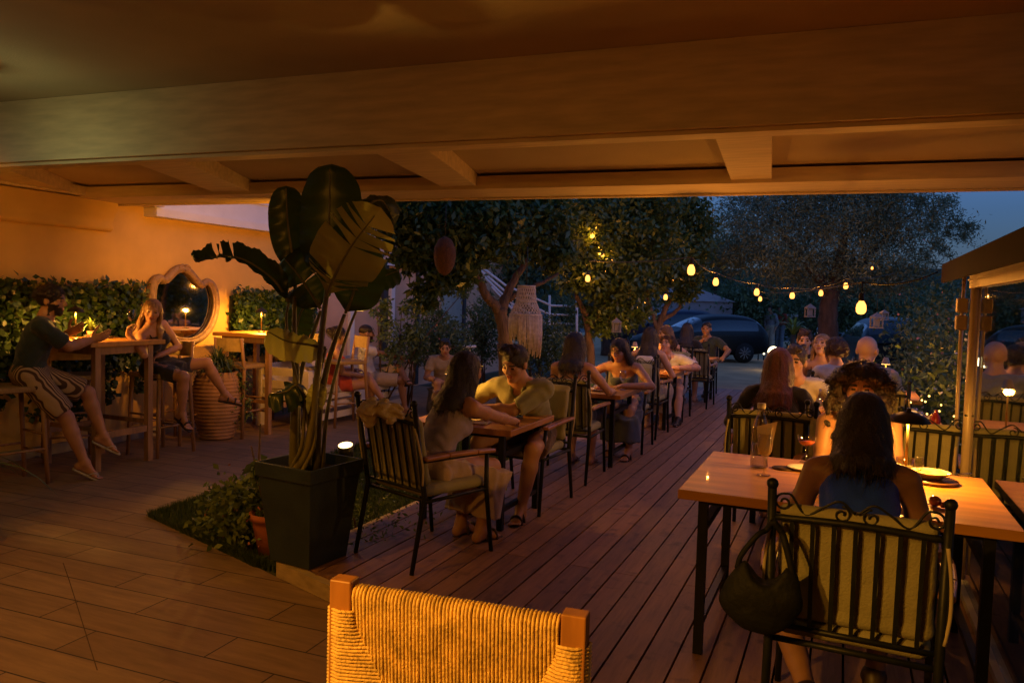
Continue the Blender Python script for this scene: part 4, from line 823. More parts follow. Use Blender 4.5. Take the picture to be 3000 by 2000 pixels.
guest('bare backed woman with shoulder length dark hair in the left row',(-2.27,6.62,.1),2,seat=.45,female=True,res=.009,hair='long',hc='dark',hlen=.22,lean=4,curl=6,head=(0,4,0),sk='tan',
  hw=((-2.0,7.05,.82),(-2.45,7.1,.82)),wear=(skirt(C_black,1.2,.018),))
guest('woman in denim skirt and blue bandeau with dark bob eating at the table',(-2.10,8.02,.1),178,seat=.45,female=True,res=.0085,hair='long',hc='dark',hlen=.19,lean=22,curl=14,head=(12,20,0),sk='tan',
  hw=((-2.42,7.50,.86),(-1.98,7.52,.83)),elb=((.8,.0,-.3),(-1,0,-.4)),fw_=((-2.15,7.62,.1),(-1.93,7.48,.1)),wear=(tank(C_blue,top=.045,strap=False),skirt(C_denim,1.80,.030,noise=(.010,30,(1,1,.2))),shoes(M_sand,'sandal')))
guest('woman with very long dark hair in black and a white bag on her chair',(-2.17,9.10,.1),-4,seat=.45,female=True,res=.011,hair='long',hc='dark',hlen=.42,lean=6,head=(-6,0,0),sk='light',hw=((-1.98,9.5,.82),(-2.4,9.6,.82)),wear=(tank(C_black,top=.06),skirt(C_beige,1.7,.02)))
guest('curly haired man in white tee leaning on the table, hand at his mouth',(-2.12,10.55,.1),175,seat=.45,res=.010,hair='curly',hc='brown',beard=0,lean=34,curl=16,head=(12,-14,0),sk='light',
  hw=((-2.22,9.98,1.05),(-1.95,9.95,.84)),elb=((.4,.4,-.9),(-1,0,-.2)),hd=((.1,.2,1),(1,.2,0)),curlf=(.7,.4),fw_=((-2.2,9.95,.1),(-1.92,9.9,.1)),wear=(shirt(C_white,.75,.018),trousers(C_grey,.8,.02),shoes(M_sand)),fat=1.05)
guest('fair haired woman in black top with bare arm beyond the curly haired man',(-2.28,11.35,.1),150,seat=.45,female=True,res=.012,hair='bob',hc='sandy',hlen=.24,lean=14,head=(25,8,0),sk='light',hw=((-2.2,10.95,.85),(-1.95,11.0,.8)),wear=(tank(C_black,top=.10),skirt(C_black,.8,.02)))
guest('woman with black hair seen from behind before the dark polo man',(-2.28,12.1,.1),0,seat=.45,female=True,res=.013,hair='long',hc='dark',hlen=.28,lean=5,head=(0,0,0),hw=((-2.1,12.5,.82),(-2.4,12.5,.82)),wear=(shirt(C_black,.5,.015),skirt(C_black,1.2,.02)))
guest('man in dark polo shirt facing us, drinking, by the parked car',(-2.20,13.75,.1),176,seat=.45,res=.012,hair='fade',hc='dark',sk='brown',lean=6,head=(0,6,0),hw=((-2.28,13.42,1.02),(-1.85,13.3,.8)),elb=((.6,.2,-.8),(-.8,0,-.4)),wear=(shirt(C_teal,.6,.018),trousers(C_pink,1.5,.018),shoes(M_sand)))
# -- right row
def p22(K): pass
guest('dark haired woman in royal blue sleeveless top seen from behind in the foreground',(.075,3.10,.1),0,seat=.45,female=True,res=.0065,S=1.0,hair='straight',hc='dark',hlen=.215,lean=15,curl=13,side=1,head=(0,18,0),sk='brown',
  hands=((.20,.42,.77),(-.20,.42,.77)),elb=((.35,-.5,-1),(-.35,-.5,-1)),feet=((.10,.30,0),(-.14,-.02,.02)),knee=((.1,.5,1),(-.1,.6,1)),wear=(tank(C_navy,top=.19,racer=True,hem=-.02,noise=(.0035,40)),skirt(C_black,.85,.016),shoes(M_sand)))
guest('curly haired woman with white top leaning in behind the blue top woman',(.10,4.78,.1),178,seat=.43,female=True,res=.007,S=1.02,hair='bigcurly',hc='dark',hlen=.30,lean=14,curl=4,head=(0,6,0),sk='tan',
  hw=((-.02,4.36,.87),(.20,4.36,.87)),elb=((.3,-.4,-1),(-.3,-.4,-1)),wear=(tank(C_white,top=.10),skirt(C_denim,.9,.018),))
guest('auburn haired woman in black top with her back to us',(-.42,5.56,.1),-4,seat=.45,female=True,res=.0075,hair='straight',hc='red',hlen=.27,lean=6,curl=6,head=(-6,2,0),sk='light',hw=((-.2,5.95,.86),(-.62,5.98,.86)),wear=(shirt(C_black,1.5,.014,noise=(.004,30)),skirt(C_black,1.1,.02)))
guest('sunburnt man in pale shirt leaning forward, hand at his chin',(-.36,7.02,.1),180,seat=.46,res=.0075,S=1.05,hair='short',hc='grey',lean=24,curl=14,side=0,head=(8,2,0),sk='light',hw=((-.44,6.44,1.08),(-.09,6.42,.87)),elb=((.5,.5,-.8),(-.8,0,-.5)),hd=((.1,.1,1),(1,.1,0)),curlf=(.9,.4),
  wear=(shirt(C_white,1.35,.018,noise=(.005,30)),collar(C_white),trousers(C_beige,1.6,.018)))
guest('bald man in grey tee with glasses seen from behind',(.20,7.42,.1),10,seat=.46,res=.008,S=1.05,hair='bald',hc='grey',lean=4,curl=10,head=(28,4,0),sk='light',hw=((.35,7.95,.87),(-.1,7.97,.87)),wear=(shirt(C_grey,.6,.018,noise=(.005,28)),trousers(C_beige,1.4,.018)),fat=1.12)
guest('woman with tousled brown hair and white top beside the bald man',(-.03,8.05,.1),20,seat=.45,female=True,res=.010,hair='curly',hc='brown',lean=6,head=(10,0,0),sk='light',hw=((.1,8.35,.87),(-.2,8.38,.87)),wear=(shirt(C_white,.5,.014),skirt(C_black,1.0,.02)))
guest('blonde woman in black top laughing and looking up',(-.20,8.75,.1),172,seat=.46,female=True,res=.008,hair='longblonde',hc='blonde',hlen=.40,lean=4,curl=4,head=(8,-16,4),sk='light',hw=((-.3,8.6,.86),(.1,8.6,.86)),wear=(tank(C_black,top=.07,racer=False),skirt(C_black,1.0,.02)))
guest('young man with short hair sitting behind the blonde woman',(-.42,9.95,.1),172,seat=.47,res=.010,hair='short',hc='brown',lean=6,head=(-10,4,0),sk='light',hands=((.12,.3,.72),(-.12,.3,.72)),wear=(shirt(C_black,.5,.016),trousers(C_denim,1.5,.018)))
for Yc,l in((8.05,'cream cushioned iron chair of the tousled haired woman'),): chair(l,-.12,7.98,20)
chair('cream cushioned iron chair of the young man behind the blonde woman',-.42,9.98,172)
q=atz(2283,1030,0)
guest('distant standing person in a red top and jeans on the driveway',(q[0],q[1],0),160,seat=.86,res=.022,hair='short',lean=3,hands=((.2,.05,.85),(-.1,.25,1.1)),feet=((.09,0,0),(-.09,.05,0)),wear=(shirt(C_red,1.3,.02),trousers(C_jean,1.9,.02)))
q=atz(2256,1032,0)
guest('distant standing person in dark grey clothes on the driveway',(q[0],q[1],0),150,seat=.86,res=.022,hair='short',lean=3,hands=((.2,.05,.85),(-.2,.05,.85)),feet=((.09,0,0),(-.09,.05,0)),wear=(shirt(C_grey,1.6,.02),trousers(C_beige,1.9,.02)))
# ================================================================= VEGETATION
LM=dict(citrus=leafmat('citrus_leaf',(.026,.062,.014),(.10,.14,.028),.35,.25,2.5),olive=leafmat('olive_leaf',(.07,.10,.05),(.19,.23,.12),.5,.15,2),ivy=leafmat('ivy_leaf',(.010,.035,.006),(.055,.095,.015),.4,.3,4),
   hedge=leafmat('hedge_leaf',(.035,.085,.03),(.13,.18,.07),.5,.2,2),shrub=leafmat('shrub_leaf',(.05,.10,.02),(.19,.25,.06),.5,.25,5),grassy=leafmat('strap_leaf',(.02,.05,.015),(.07,.12,.035),.4,.3,3),dark=leafmat('far_foliage',(.04,.075,.03),(.12,.16,.06),.6,.15,1),
   flower=mat('pink_petal',(.5,.22,.2),.6,.3,3),wflower=mat('white_petal',(.6,.6,.58),.6,.2,3))
M_bark=mat('rough_bark',(.09,.055,.038),.9,.4,9,bump=1,bscale=30,stretch=(2,2,.5))
def leaves(P,size,asp=.45,droop=.35,rg=None,flat=None):
    g=rg or rng; n=len(P); d=g.normal(size=(n,3)); d[:,2]-=droop; d/=np.linalg.norm(d,axis=1)[:,None]
    if flat is not None: s=g.normal(size=(n,3))*.5+np.array(flat); s=np.cross(d,s)
    else: s=np.cross(d,g.normal(size=(n,3)))
    s/=np.linalg.norm(s,axis=1)[:,None]+1e-9; up=np.cross(s,d); L=size*g.uniform(.6,1.25,n)[:,None]; W=L*asp*.5
    V=np.stack([P,P+d*L*.45+s*W+up*L*.07,P+d*L,P+d*L*.45-s*W+up*L*.07],1); return V.reshape(-1,3),np.arange(n*4).reshape(-1,4)
def cloud(blobs,size,asp=.45,droop=.35,clump=.22,per=26,rg=None,flat=None):
    g=rg or rng; out=[]
    for c,r,n in blobs:
        c=np.array(c,float); r=np.array(r,float); m=max(3,n//per); v=g.normal(size=(m,3)); v/=np.linalg.norm(v,axis=1)[:,None]; v*=(g.random((m,1))**.45)
        cc=c+v*r; k=g.integers(0,m,n); sg=clump*np.mean(r)*g.uniform(.5,1.4,m)[k][:,None]; out.append(cc[k]+g.normal(size=(n,3))*sg*np.array([1,1,.7]))
    return leaves(np.concatenate(out),size,asp,droop,g,flat)
def foliage(name,blobs,size,m,parent=None,**k): V,Fq=cloud(blobs,size,**k); return link(name,meshdata(name,V,Fq,m),parent)
def tree(label,base,limbs,blobs,size,m,group=None,name='tree',**k):
    t=empty(name,tuple(base),0,label,'tree',group); b=np.array(base,float)
    for i,(P,r) in enumerate(limbs):
        C_=bez([np.array(p)-b for p in P],5); C_=[c+rng.normal(size=3)*.008 for c in C_]; rr=np.interp(np.linspace(0,1,len(C_)),np.linspace(0,1,len(r)),r); MB().tube(C_,list(rr),9).obj('trunk' if i==0 else 'limb',M_bark,t)
    foliage('crown',[((np.array(c)-b),r,n) for c,r,n in blobs],size,m,t,**k); return t
def rb(px,py,D,rpx,rpy,n,rd=None): # blob from its picture centre, distance and picture radii
    return (at(px,py,D),(rpx*D/2250,(rd or (rpx+rpy)/2*D/2250),rpy*D/2250),n)
# citrus A (nearest, dark, behind the khaki shirt man)
b=at(1478,1150,8.6); b[2]=-.01
tree('dark leafed citrus tree with forked trunk behind the man in khaki shirt',b,
 [([b,at(1482,1060,8.6),at(1478,980,8.6),at(1465,905,8.6)],[.11,.085,.08,.07]),([at(1468,915,8.6),at(1420,860,8.5),at(1390,800,8.4),at(1330,735,8.3)],[.06,.05,.035,.02]),([at(1470,915,8.6),at(1490,850,8.7),at(1530,780,8.8),at(1560,700,8.9)],[.06,.05,.035,.02]),([at(1480,880,8.7),at(1560,840,8.7),at(1640,800,8.8)],[.035,.028,.012])],
 [rb(1230,640,8.3,150,85,5200),rb(1400,660,8.4,150,105,6000),rb(1560,640,8.8,110,100,4200),rb(1330,560,8.6,230,60,5000),rb(1200,760,8.2,70,40,1000),rb(1330,790,8.2,80,50,1300),rb(1620,740,8.9,60,60,1200),rb(1250,860,8.2,45,50,500)],.10,LM['citrus'],name='citrus_tree',group='citrus trees along the lawn')
b=at(1740,1200,10.5); b[2]=-.01
tree('middle citrus tree with leaning trunk, a bulb glowing inside its crown',b,
 [([b,at(1735,1110,10.5),at(1728,1010,10.5),at(1715,920,10.5)],[.075,.06,.055,.045]),([at(1725,960,10.5),at(1770,900,10.5),at(1800,840,10.5)],[.04,.03,.015]),([at(1716,925,10.5),at(1690,860,10.5),at(1700,780,10.5)],[.04,.03,.015])],
 [rb(1740,660,10.4,140,100,6000),rb(1880,700,10.8,110,110,4800),rb(1800,820,10.4,120,70,3200),rb(1700,800,10.2,60,70,1400),rb(1830,590,10.8,170,50,4200),rb(1770,920,10.6,80,60,1500),rb(1850,900,10.9,60,60,1200)],.095,LM['citrus'],name='citrus_tree',group='citrus trees along the lawn')
b=at(1925,1130,13.5); b[2]=-.01
tree('small gnarled citrus tree in front of the parked cars',b,
 [([b,at(1925,1030,13.5),at(1932,950,13.5),at(1965,870,13.5)],[.09,.07,.06,.04]),([at(1928,970,13.5),at(1905,900,13.5),at(1895,850,13.5)],[.05,.03,.02]),([at(1940,940,13.5),at(1990,900,13.5),at(2000,850,13.5)],[.04,.03,.02])],
 [rb(1960,760,13.3,110,90,4200),rb(2040,680,13.3,55,100,2000),rb(1990,620,13.3,90,60,2400),rb(1910,830,13.4,60,40,1000),rb(2010,850,13.4,50,30,600)],.10,LM['citrus'],name='citrus_tree',group='citrus trees along the lawn')
# olive
b=at(2432,1100,15.); b[2]=-.03; D=15.
tree('large silvery olive tree with thick trunk over the driveway',b,
 [([b,at(2428,1000,D),at(2425,920,D),at(2435,850,D)],[.24,.20,.18,.16]),([at(2435,860,D),at(2380,790,D),at(2320,720,D),at(2260,640,D)],[.13,.10,.06,.03]),([at(2435,860,D),at(2460,760,D),at(2480,650,D),at(2470,560,D)],[.13,.10,.06,.03]),([at(2440,850,D),at(2530,770,D),at(2600,690,D),at(2690,610,D)],[.11,.08,.05,.02])],
 [rb(2250,660,D,190,115,12000,1.4),rb(2450,640,D,200,125,13000,1.5),rb(2630,660,D,150,110,8500,1.2),rb(2350,540,D,260,70,9000,1.5),rb(2600,560,D,150,60,4200,1.2),rb(2740,620,D,75,60,1500),rb(2790,680,D,70,60,1100),rb(2300,790,D,150,70,6500,1.2),rb(2520,800,D,150,80,6500,1.2),rb(2640,790,D,100,60,3000,1),rb(2130,760,D,70,60,2200),rb(2850,655,D,38,14,160),rb(2740,740,D,60,40,600)],.085,LM['olive'],name='olive_tree',asp=.24,droop=.1,clump=.19,per=70)
def bush(label,blobs,size,m,base=None,name='shrub',cat='shrub',group=None,stems=5,fl=0,flm=None,**k):
    c=np.array(blobs[0][0]) if base is None else np.array(base); o=np.array([c[0],c[1],max(-.03,0)]); t=empty(name,tuple(o),0,label,cat,group)
    foliage('foliage',[(np.array(a)-o,r,n) for a,r,n in blobs],size,m,t,**k); s=MB()
    for i in range(stems):
        a=rng.uniform(0,6.28); q=np.array(blobs[i%len(blobs)][0])-o; MB().tube([(math.cos(a)*.05,math.sin(a)*.05,0),q*.5+rng.normal(size=3)*.03,q+rng.normal(size=3)*.1],[.014,.010,.005],6).obj('stem',M_bark,t)
    if fl:
        bb=[(np.array(a)-o,np.array(r)*1.04,int(fl*n/sum(x[2] for x in blobs))+1) for a,r,n in blobs]; V,Fq=cloud(bb,.035,.9,.0,.3,3); tag(link('flowers',meshdata('flowers',V,Fq,flm or LM['flower']),t),kind='stuff')
    return t
H='dark shrubs of the hedge on the right'
for lb,x,y,rx,ry,rz,zc,n,fl in (('hedge shrub nearest the porch post',1.55,7.0,.60,.8,.72,.85,6500,60),('flowering hedge shrub with pale blossoms behind the bald man',1.5,8.6,.65,.9,.80,.90,6500,330),('hedge shrub left of the porch with pink flowers low down',1.45,10.4,.75,1.,.85,.90,6500,160),
   ('tall hedge shrub under the olive branches',1.7,12.6,.9,1.2,1.0,1.0,6500,60),('dense hedge shrub beside the teal car',2.0,15.2,1.1,1.5,1.1,1.1,6500,0),('broad hedge shrub farthest along the right side',3.0,19.0,1.8,2.,1.2,1.2,7000,0)):
    bush(lb,[((x,y,zc),(rx,ry,rz),n),((x-.25,y-.3,zc*.5),(rx*.8,ry*.8,rz*.5),n//4)],.075 if y<14 else .12,LM['hedge'],group=H,fl=fl,flm=LM['wflower'] if fl>300 else LM['flower'])
for lb,x,y,rz in (('shrub beyond the porch glass',2.6,6.2,.9),('tall shrub behind the porch glass',2.9,4.4,.9)): bush(lb,[((x,y,.9),(.9,1.,rz),5000)],.08,LM['hedge'],group=H)
# strap leaved plant in the right border
def straps(name,c,n,L,w,m,parent=None,up=1.,rg=None,spread=1.):
    g=rng; V=[];Fs=[]
    for i in range(n):
        a=g.uniform(0,6.28); l=L*g.uniform(.6,1.15); e=g.uniform(.15,1.)*spread; s=6; dx_,dy_=math.cos(a),math.sin(a); b=len(V)
        for k in range(s+1):
            t=k/s; rr=l*e*(t**1.25); z=l*up*(1.25*t-(.5+.75*e)*t*t); ww=w*(1-t)**.6*(.5+.5*min(1,t*5)); V+=[(c[0]+dx_*rr-dy_*ww,c[1]+dy_*rr+dx_*ww,c[2]+z),(c[0]+dx_*rr+dy_*ww,c[1]+dy_*rr-dx_*ww,c[2]+z)]
        Fs+=[(b+2*k,b+2*k+1,b+2*k+3,b+2*k+2) for k in range(s)]
    return link(name,meshdata(name,V,np.array(Fs),m),parent)
t=empty('strap_leaf_plant',(1.02,7.3,0),0,'bright green sword leaved plant in the border by the porch','plant'); straps('leaves',(0,0,.65),9,.42,.016,leafmat('bright_strap',(.10,.2,.03),(.2,.32,.06)),t,spread=.5); MB().tube([(0,0,0),(0,0,.66)],.03,8).obj('stem',M_bark,t)
# bushes at left behind the lawn
B2='shrubs between the lawn and the facade'
for i,(lb,px,py,D,rx,ry,n) in enumerate((('climbing shrub round the blue door frame',1205,1000,11.2,45,60,900),('shrub with violet flowers behind the seated dark haired person',1290,1010,12.2,90,70,3600),('leafy shrub left of the green door',1285,960,13,45,70,1300),('ivy column right of the green door',1420,960,13.5,50,100,2600),('round shrub behind the macrame lampshade',1590,1010,13,90,90,3200),('dark shrub right of the macrame lampshade',1660,930,16,80,70,2600))):
    bush(lb,[rb(px,py,D,rx,ry,n)],.075,LM['hedge'],group=B2,fl=70 if i==1 else 0)
bush('climbing vine with dark leaves on the facade above the bench',[rb(1115,900,10.9,22,60,200),rb(1145,1010,10.9,28,80,420),rb(1210,900,11,45,35,260),rb(1330,820,11.5,90,50,900)],.085,LM['hedge'],name='vine',cat='vine',group=B2)
# far trees
FT='trees far behind the terrace'
for lb,px,py,D,rx,ry,n in (('dark tree behind the stair railing',1480,760,19,200,150,5000),('tall dark tree over the facade',1200,660,20,230,170,5000),('bushy tree left of the white shed',1780,840,24,170,110,4500),('green shrub tree behind the black car',2200,900,29,110,75,3800),('low leafy tree behind the standing people',2360,920,31,140,75,4200),('dark tree beyond the olive trunk',2520,900,28,150,90,4500),('tree on the slope above the hedge',2700,905,34,150,55,4000),('tree on the far right slope',2880,900,36,150,60,4000),('tall tree beyond the cars',2100,760,34,160,90,4500)):
    bl=rb(px,py,D,rx,ry,n); b=np.array(bl[0]); b[2]=-.03
    tree(lb,b,[([b,(b+bl[0])/2,bl[0]],[.16,.12,.06])],[bl],.20,LM['dark'],group=FT,name='background_tree',clump=.25)
t=at(2325,960,22); t0=(t[0],t[1],0); e=empty('palm_plant',t0,0,'yellow green fan leaved plant lit by a ground light','plant'); straps('leaves',(0,0,t[2]-.25),26,.9,.06,leafmat('palm_leaf',(.16,.17,.02),(.3,.3,.05)),e); MB().tube([(0,0,0),(0,0,t[2]-.2)],.07,8).obj('stem',M_bark,e)
# ---- ivy walls
def ivy(label,y0,y1,z0,z1,n,trail=0):
    t=empty('ivy_panel',(Xw,(y0+y1)/2,0),0,label,'plant wall','ivy covered wall panels'); h=(y1-y0)/2
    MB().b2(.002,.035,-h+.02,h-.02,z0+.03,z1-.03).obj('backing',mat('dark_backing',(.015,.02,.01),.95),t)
    P=np.stack([rng.uniform(.04,.15,n),rng.uniform(-h,h,n),rng.uniform(z0,z1,n)],1); k=int(n*.05); P[:k,2]=z1+np.abs(rng.normal(size=k))*.03
    if trail:
        q=[]
        for i in range(trail):
            yc=rng.uniform(-h,h); L_=rng.uniform(.15,.5); m=int(60*L_/.3); q.append(np.stack([rng.uniform(.03,.12,m),yc+rng.normal(size=m)*.05,z0-rng.random(m)*L_],1))
        P=np.concatenate([P]+q)
    V,Fq=leaves(P,.075,.75,.5,None,(1,0,.3)); link('leaves',meshdata('leaves',V,Fq,LM['ivy']),t)
ivy('long ivy panel on the side wall behind the near bar table',1.6,6.20,.80,1.68,7500,14)
ivy('shorter ivy panel right of the ornate mirror',7.52,9.15,.85,1.64,3600,3)
# ---- banana plant
PC=np.array([-2.855,3.65,.1]); va=math.atan2(-2.72-PC[0],3.48-PC[1])
bp_=empty('planter',tuple(PC),math.atan2(3.48-PC[1],-2.72-PC[0])-PI/4,'tall tapered slate blue square planter at the corner of the deck','planter')
mp_=mat('slate_blue_planter',(.022,.038,.046),.6,.25,5,bump=.2,bscale=60); s=MB()
def sq(h,z): return [(-h,-h,z),(h,-h,z),(h,h,z),(-h,h,z)]
lv=[sq(.155,0),sq(.205,.50),sq(.218,.505),sq(.222,.585),sq(.205,.585),sq(.198,.52)]; V=[p for l in lv for p in l]
s.add(V,[(3,2,1,0)]+[(i*4+k,i*4+(k+1)%4,i*4+4+(k+1)%4,i*4+4+k) for i in range(5) for k in range(4)]); s.obj('pot',mp_,bp_,bevel=.004)
MB().add(sq(.199,.525),[(0,1,2,3)]).obj('soil',mat('potting_soil',(.02,.014,.01),.95,.4,20,bump=1),bp_)
ba=empty('banana_plant',(PC[0],PC[1],.62),0,'tall banana plant with huge paddle leaves, one torn and lit, in the blue planter','plant'); PB=np.array([PC[0],PC[1],.62])
ML=leafmat('banana_leaf',(.012,.032,.012),(.035,.065,.018),.35,.22,1.5); MLb=leafmat('banana_leaf_painted_lit',(.32,.32,.08),(.50,.46,.14),.4,.35,1.5); MS=mat('banana_stalk',(.16,.15,.045),.45,.3,6,stretch=(4,4,.6))  # MLb: lamplight on the lit leaves is put into a paler leaf colour
def paddle(P,w,nrm_,m,tears=0,fold=.15,seed=0,lbl=None,shape=.8):
    g=np.random.default_rng(seed); C_=np.array(bez([np.array(p)-PB for p in P],12)); n=len(C_); nn=nrm(nrm_); V=[];Fs=[]; NA=9
    T=np.gradient(C_,axis=0); T/=np.linalg.norm(T,axis=1)[:,None]
    cuts=set(g.choice(range(3,n-2),size=min(tears,n-6),replace=False)) if tears else set()
    rows=[]
    for side in(1,-1):
        seg=0; prev=None
        for i in range(n):
            t=i/(n-1); hw_=w*.5*(max(0.0,1-abs(2*t-1)**(3.2 if t>.5 else 2.2)))**.5*(1 if side>0 else .96)
            s_=np.cross(T[i],nn); s_=nrm(s_)*side; u_=nn
            def row(off,dz):
                b=len(V)
                for k in range(NA):
                    a=k/(NA-1); V.append(C_[i]+T[i]*(a*.10*w+off*a)+s_*hw_*a+u_*(fold*w*a*a*-1+(.010*math.sin(i*.9+a*3)+.0035*(1 if i%2 else -1))*a+dz*a))
                return b
            if i in cuts and prev is not None:
                b1=row(-.022*g.uniform(.5,1.3),0); Fs+=[(prev+k,prev+k+1,b1+k+1,b1+k) for k in range(NA-1)]; b=row(.016*g.uniform(.5,1.3),g.uniform(-.05,.03))
            else:
                b=row(0,0)
                if prev is not None: Fs+=[(prev+k,prev+k+1,b+k+1,b+k) for k in range(NA-1)]
            prev=b
    o=link('leaf',meshdata('leaf',V,[tuple(f) for f in Fs],m,None,True),ba)
    MB().tube([c+nn*.004 for c in C_],list(np.linspace(.010,.003,n)),6).obj('midrib',MS,o)
    if lbl: o['label']=lbl
    return o
DP=float(np.dot(PB-CAM,_fw)); tc=-_fw; tc=nrm(tc)
V3=lambda px,py,dd=0: at(px,py,DP+dd)
paddle([V3(962,830,.05),V3(960,740,.05),V3(965,620,.03),V3(966,497,0)],.385,tc+np.array([0,0,-.1]),ML,0,.10,1,'largest upright dark leaf')
paddle([V3(868,800,.12),V3(852,720,.12),V3(842,640,.10),V3(838,552,.08)],.235,tc+np.array([.35,0,0]),ML,0,.14,2)
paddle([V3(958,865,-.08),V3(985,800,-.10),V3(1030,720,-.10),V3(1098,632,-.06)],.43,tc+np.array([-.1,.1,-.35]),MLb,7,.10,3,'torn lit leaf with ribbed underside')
paddle([V3(1012,918,.02),V3(1035,860,.0),V3(1045,790,.0),V3(1030,700,.03)],.33,tc+np.array([.1,0,0]),ML,0,.10,4)
paddle([V3(845,885,0),V3(800,820,-.02),V3(720,765,-.06),V3(650,752,-.1),V3(575,768,-.12)],.20,nrm([.2,-.5,1]),ML,4,-.25,5)
paddle([V3(940,905,.08),V3(905,850,.08),V3(870,800,.08),V3(835,760,.1)],.34,tc+np.array([-.2,0,.1]),ML,1,.12,6)
paddle([V3(900,880,.2),V3(880,920,.2),V3(870,960,.2),V3(865,990,.2)],.18,tc,ML,0,.1,16)
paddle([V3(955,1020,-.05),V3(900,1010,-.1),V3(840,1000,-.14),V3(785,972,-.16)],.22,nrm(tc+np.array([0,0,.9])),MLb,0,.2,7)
paddle([V3(895,1165,-.05),V3(870,1130,-.1),V3(835,1150,-.14),V3(790,1155,-.16)],.20,nrm(tc*.6+np.array([0,0,1])),ML,2,.3,8)
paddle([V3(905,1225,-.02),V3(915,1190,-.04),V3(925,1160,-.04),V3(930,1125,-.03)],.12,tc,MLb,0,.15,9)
paddle([V3(1060,870,.3),V3(1090,830,.35),V3(1125,810,.4),V3(1165,795,.45)],.17,tc+np.array([0,0,.5]),ML,0,.2,10)
paddle([V3(1040,640,.5),V3(1080,600,.6),V3(1120,590,.7),V3(1150,640,.8)],.2,tc+np.array([0,0,.5]),ML,0,.2,12)
base=lambda dx_,dy_: PC+np.array([dx_,dy_,.52])
for P,r0,r1 in (((base(-.03,-.04),V3(915,1250,-.03),V3(935,1050,-.02),V3(958,835,.04)),.034,.013),((base(.02,.03),V3(935,1200,0),V3(965,1050,0),V3(1010,920,.0)),.028,.011),((base(-.06,-.06),V3(905,1300,-.06),V3(930,1100,-.08),V3(957,868,-.08)),.030,.012),
   ((base(-.12,0),V3(862,1250,0),V3(868,1080,.0),V3(862,960,.1),V3(866,800,.12)),.030,.011),((base(-.10,.05),V3(872,1280,.05),V3(880,1100,.05),V3(940,910,.08)),.026,.010),((base(0,.0),V3(905,1250,-.05),V3(875,1140,-.05),V3(840,960,-.03),V3(845,885,0)),.013,.007),
   ((base(-.09,-.07),V3(885,1300,-.08),V3(893,1170,-.06)),.014,.008),((base(.0,-.08),V3(920,1300,-.06),V3(925,1150,-.05),V3(955,1020,-.05)),.013,.008),((base(.05,.05),V3(960,1200,.1),V3(1010,1000,.2),V3(1060,870,.3)),.014,.008)):
    P=[np.array(p)-PB for p in P]; C_=bez(P,6); MB().tube(C_,list(np.linspace(r0,r1,len(C_))),9).obj('stalk',MS,ba)
# ---- terracotta pot and flowering bush
q=atz(775,1640,-.0)
tp=empty('terracotta_pot',(q[0]-.02,q[1]+.10,0),0,'terracotta pot squeezed beside the blue planter','pot'); MB().lathe((0,0,0),[(0,0),(.085,0),(.125,.20),(.13,.24),(.145,.24),(.148,.28),(.128,.28),(.12,.22),(0,.21)],28).obj('pot_body',mat('terracotta',(.36,.12,.06),.8,.25,8,bump=.3),tp)
c=np.array([q[0],q[1],0]); bush('flowering ground bush with small pink blossoms in the corner bed',[(c+np.array([-.24,.22,.22]),(.28,.26,.20),1900),(c+np.array([-.08,.30,.36]),(.20,.20,.16),1000),(c+np.array([-.55,.32,.12]),(.26,.2,.12),800)],.055,LM['shrub'],fl=110,stems=4,clump=.3,asp=.6)
c2=at(760,1350,4.9); bush('curled broad leafed sprig rising above the flowering bush',[(c2,(.08,.08,.05),26)],.11,LM['shrub'],stems=2,asp=.6)
gb=at(1050,1480,5.3); bush('low leafy groundcover on the lawn behind the planter',[((gb[0],gb[1],.08),(.5,.7,.10),900),((gb[0]-.1,gb[1]+1.4,.06),(.5,.7,.07),600)],.04,LM['shrub'],stems=3)
lf=at(-115,1500,4.7); lfp=empty('potted_fern',(lf[0],lf[1],0),0,'arching leaves of a potted plant at the left edge','plant'); straps('fronds',(0,0,.38),40,.62,.017,LM['grassy'],lfp); MB().lathe((0,0,0),[(0,0),(.12,0),(.16,.36),(.17,.40),(.14,.39),(0,.36)],20).obj('pot',mat('terracotta',(.36,.12,.06)),lfp)
# ---- ribbed clay pot by the bar tables
q=atz(628,1292,0); cp_=empty('clay_pot',(q[0]-.12,q[1]+.16,0),0,'large ribbed clay jar with spiky green plant between the bar tables','pot'); prof=[(0,0),(.15,0)]
for k in range(60):
    t_=k/59; r_=.155+.125*math.sin(PI*min(1,.08+t_*.80))**.8; r_=.16+.11*math.sin(PI*(.05+.72*t_)); prof.append((r_+.007*math.sin(t_*PI*2*17),.01+t_*.70))
prof+=[(.215,.72),(.225,.76),(.19,.76),(.18,.70),(0,.70)]
MB().lathe((0,0,0),prof,32).obj('jar',mat('ribbed_clay',(.33,.19,.11),.8,.25,6,bump=.2),cp_); pl=empty('spider_plant',(q[0]-.12,q[1]+.16,.70),0,'spiky spider plant spilling from the ribbed clay jar','plant'); straps('leaves',(0,0,0),150,.50,.011,LM['grassy'],pl,up=1.1)
V,Fq=cloud([((.22,.12,-.25),(.1,.12,.3),700),((.05,.0,.12),(.25,.25,.12),500)],.05,.5,.7); link('trailing_leaves',meshdata('trailing_leaves',V,Fq,LM['shrub']),pl)
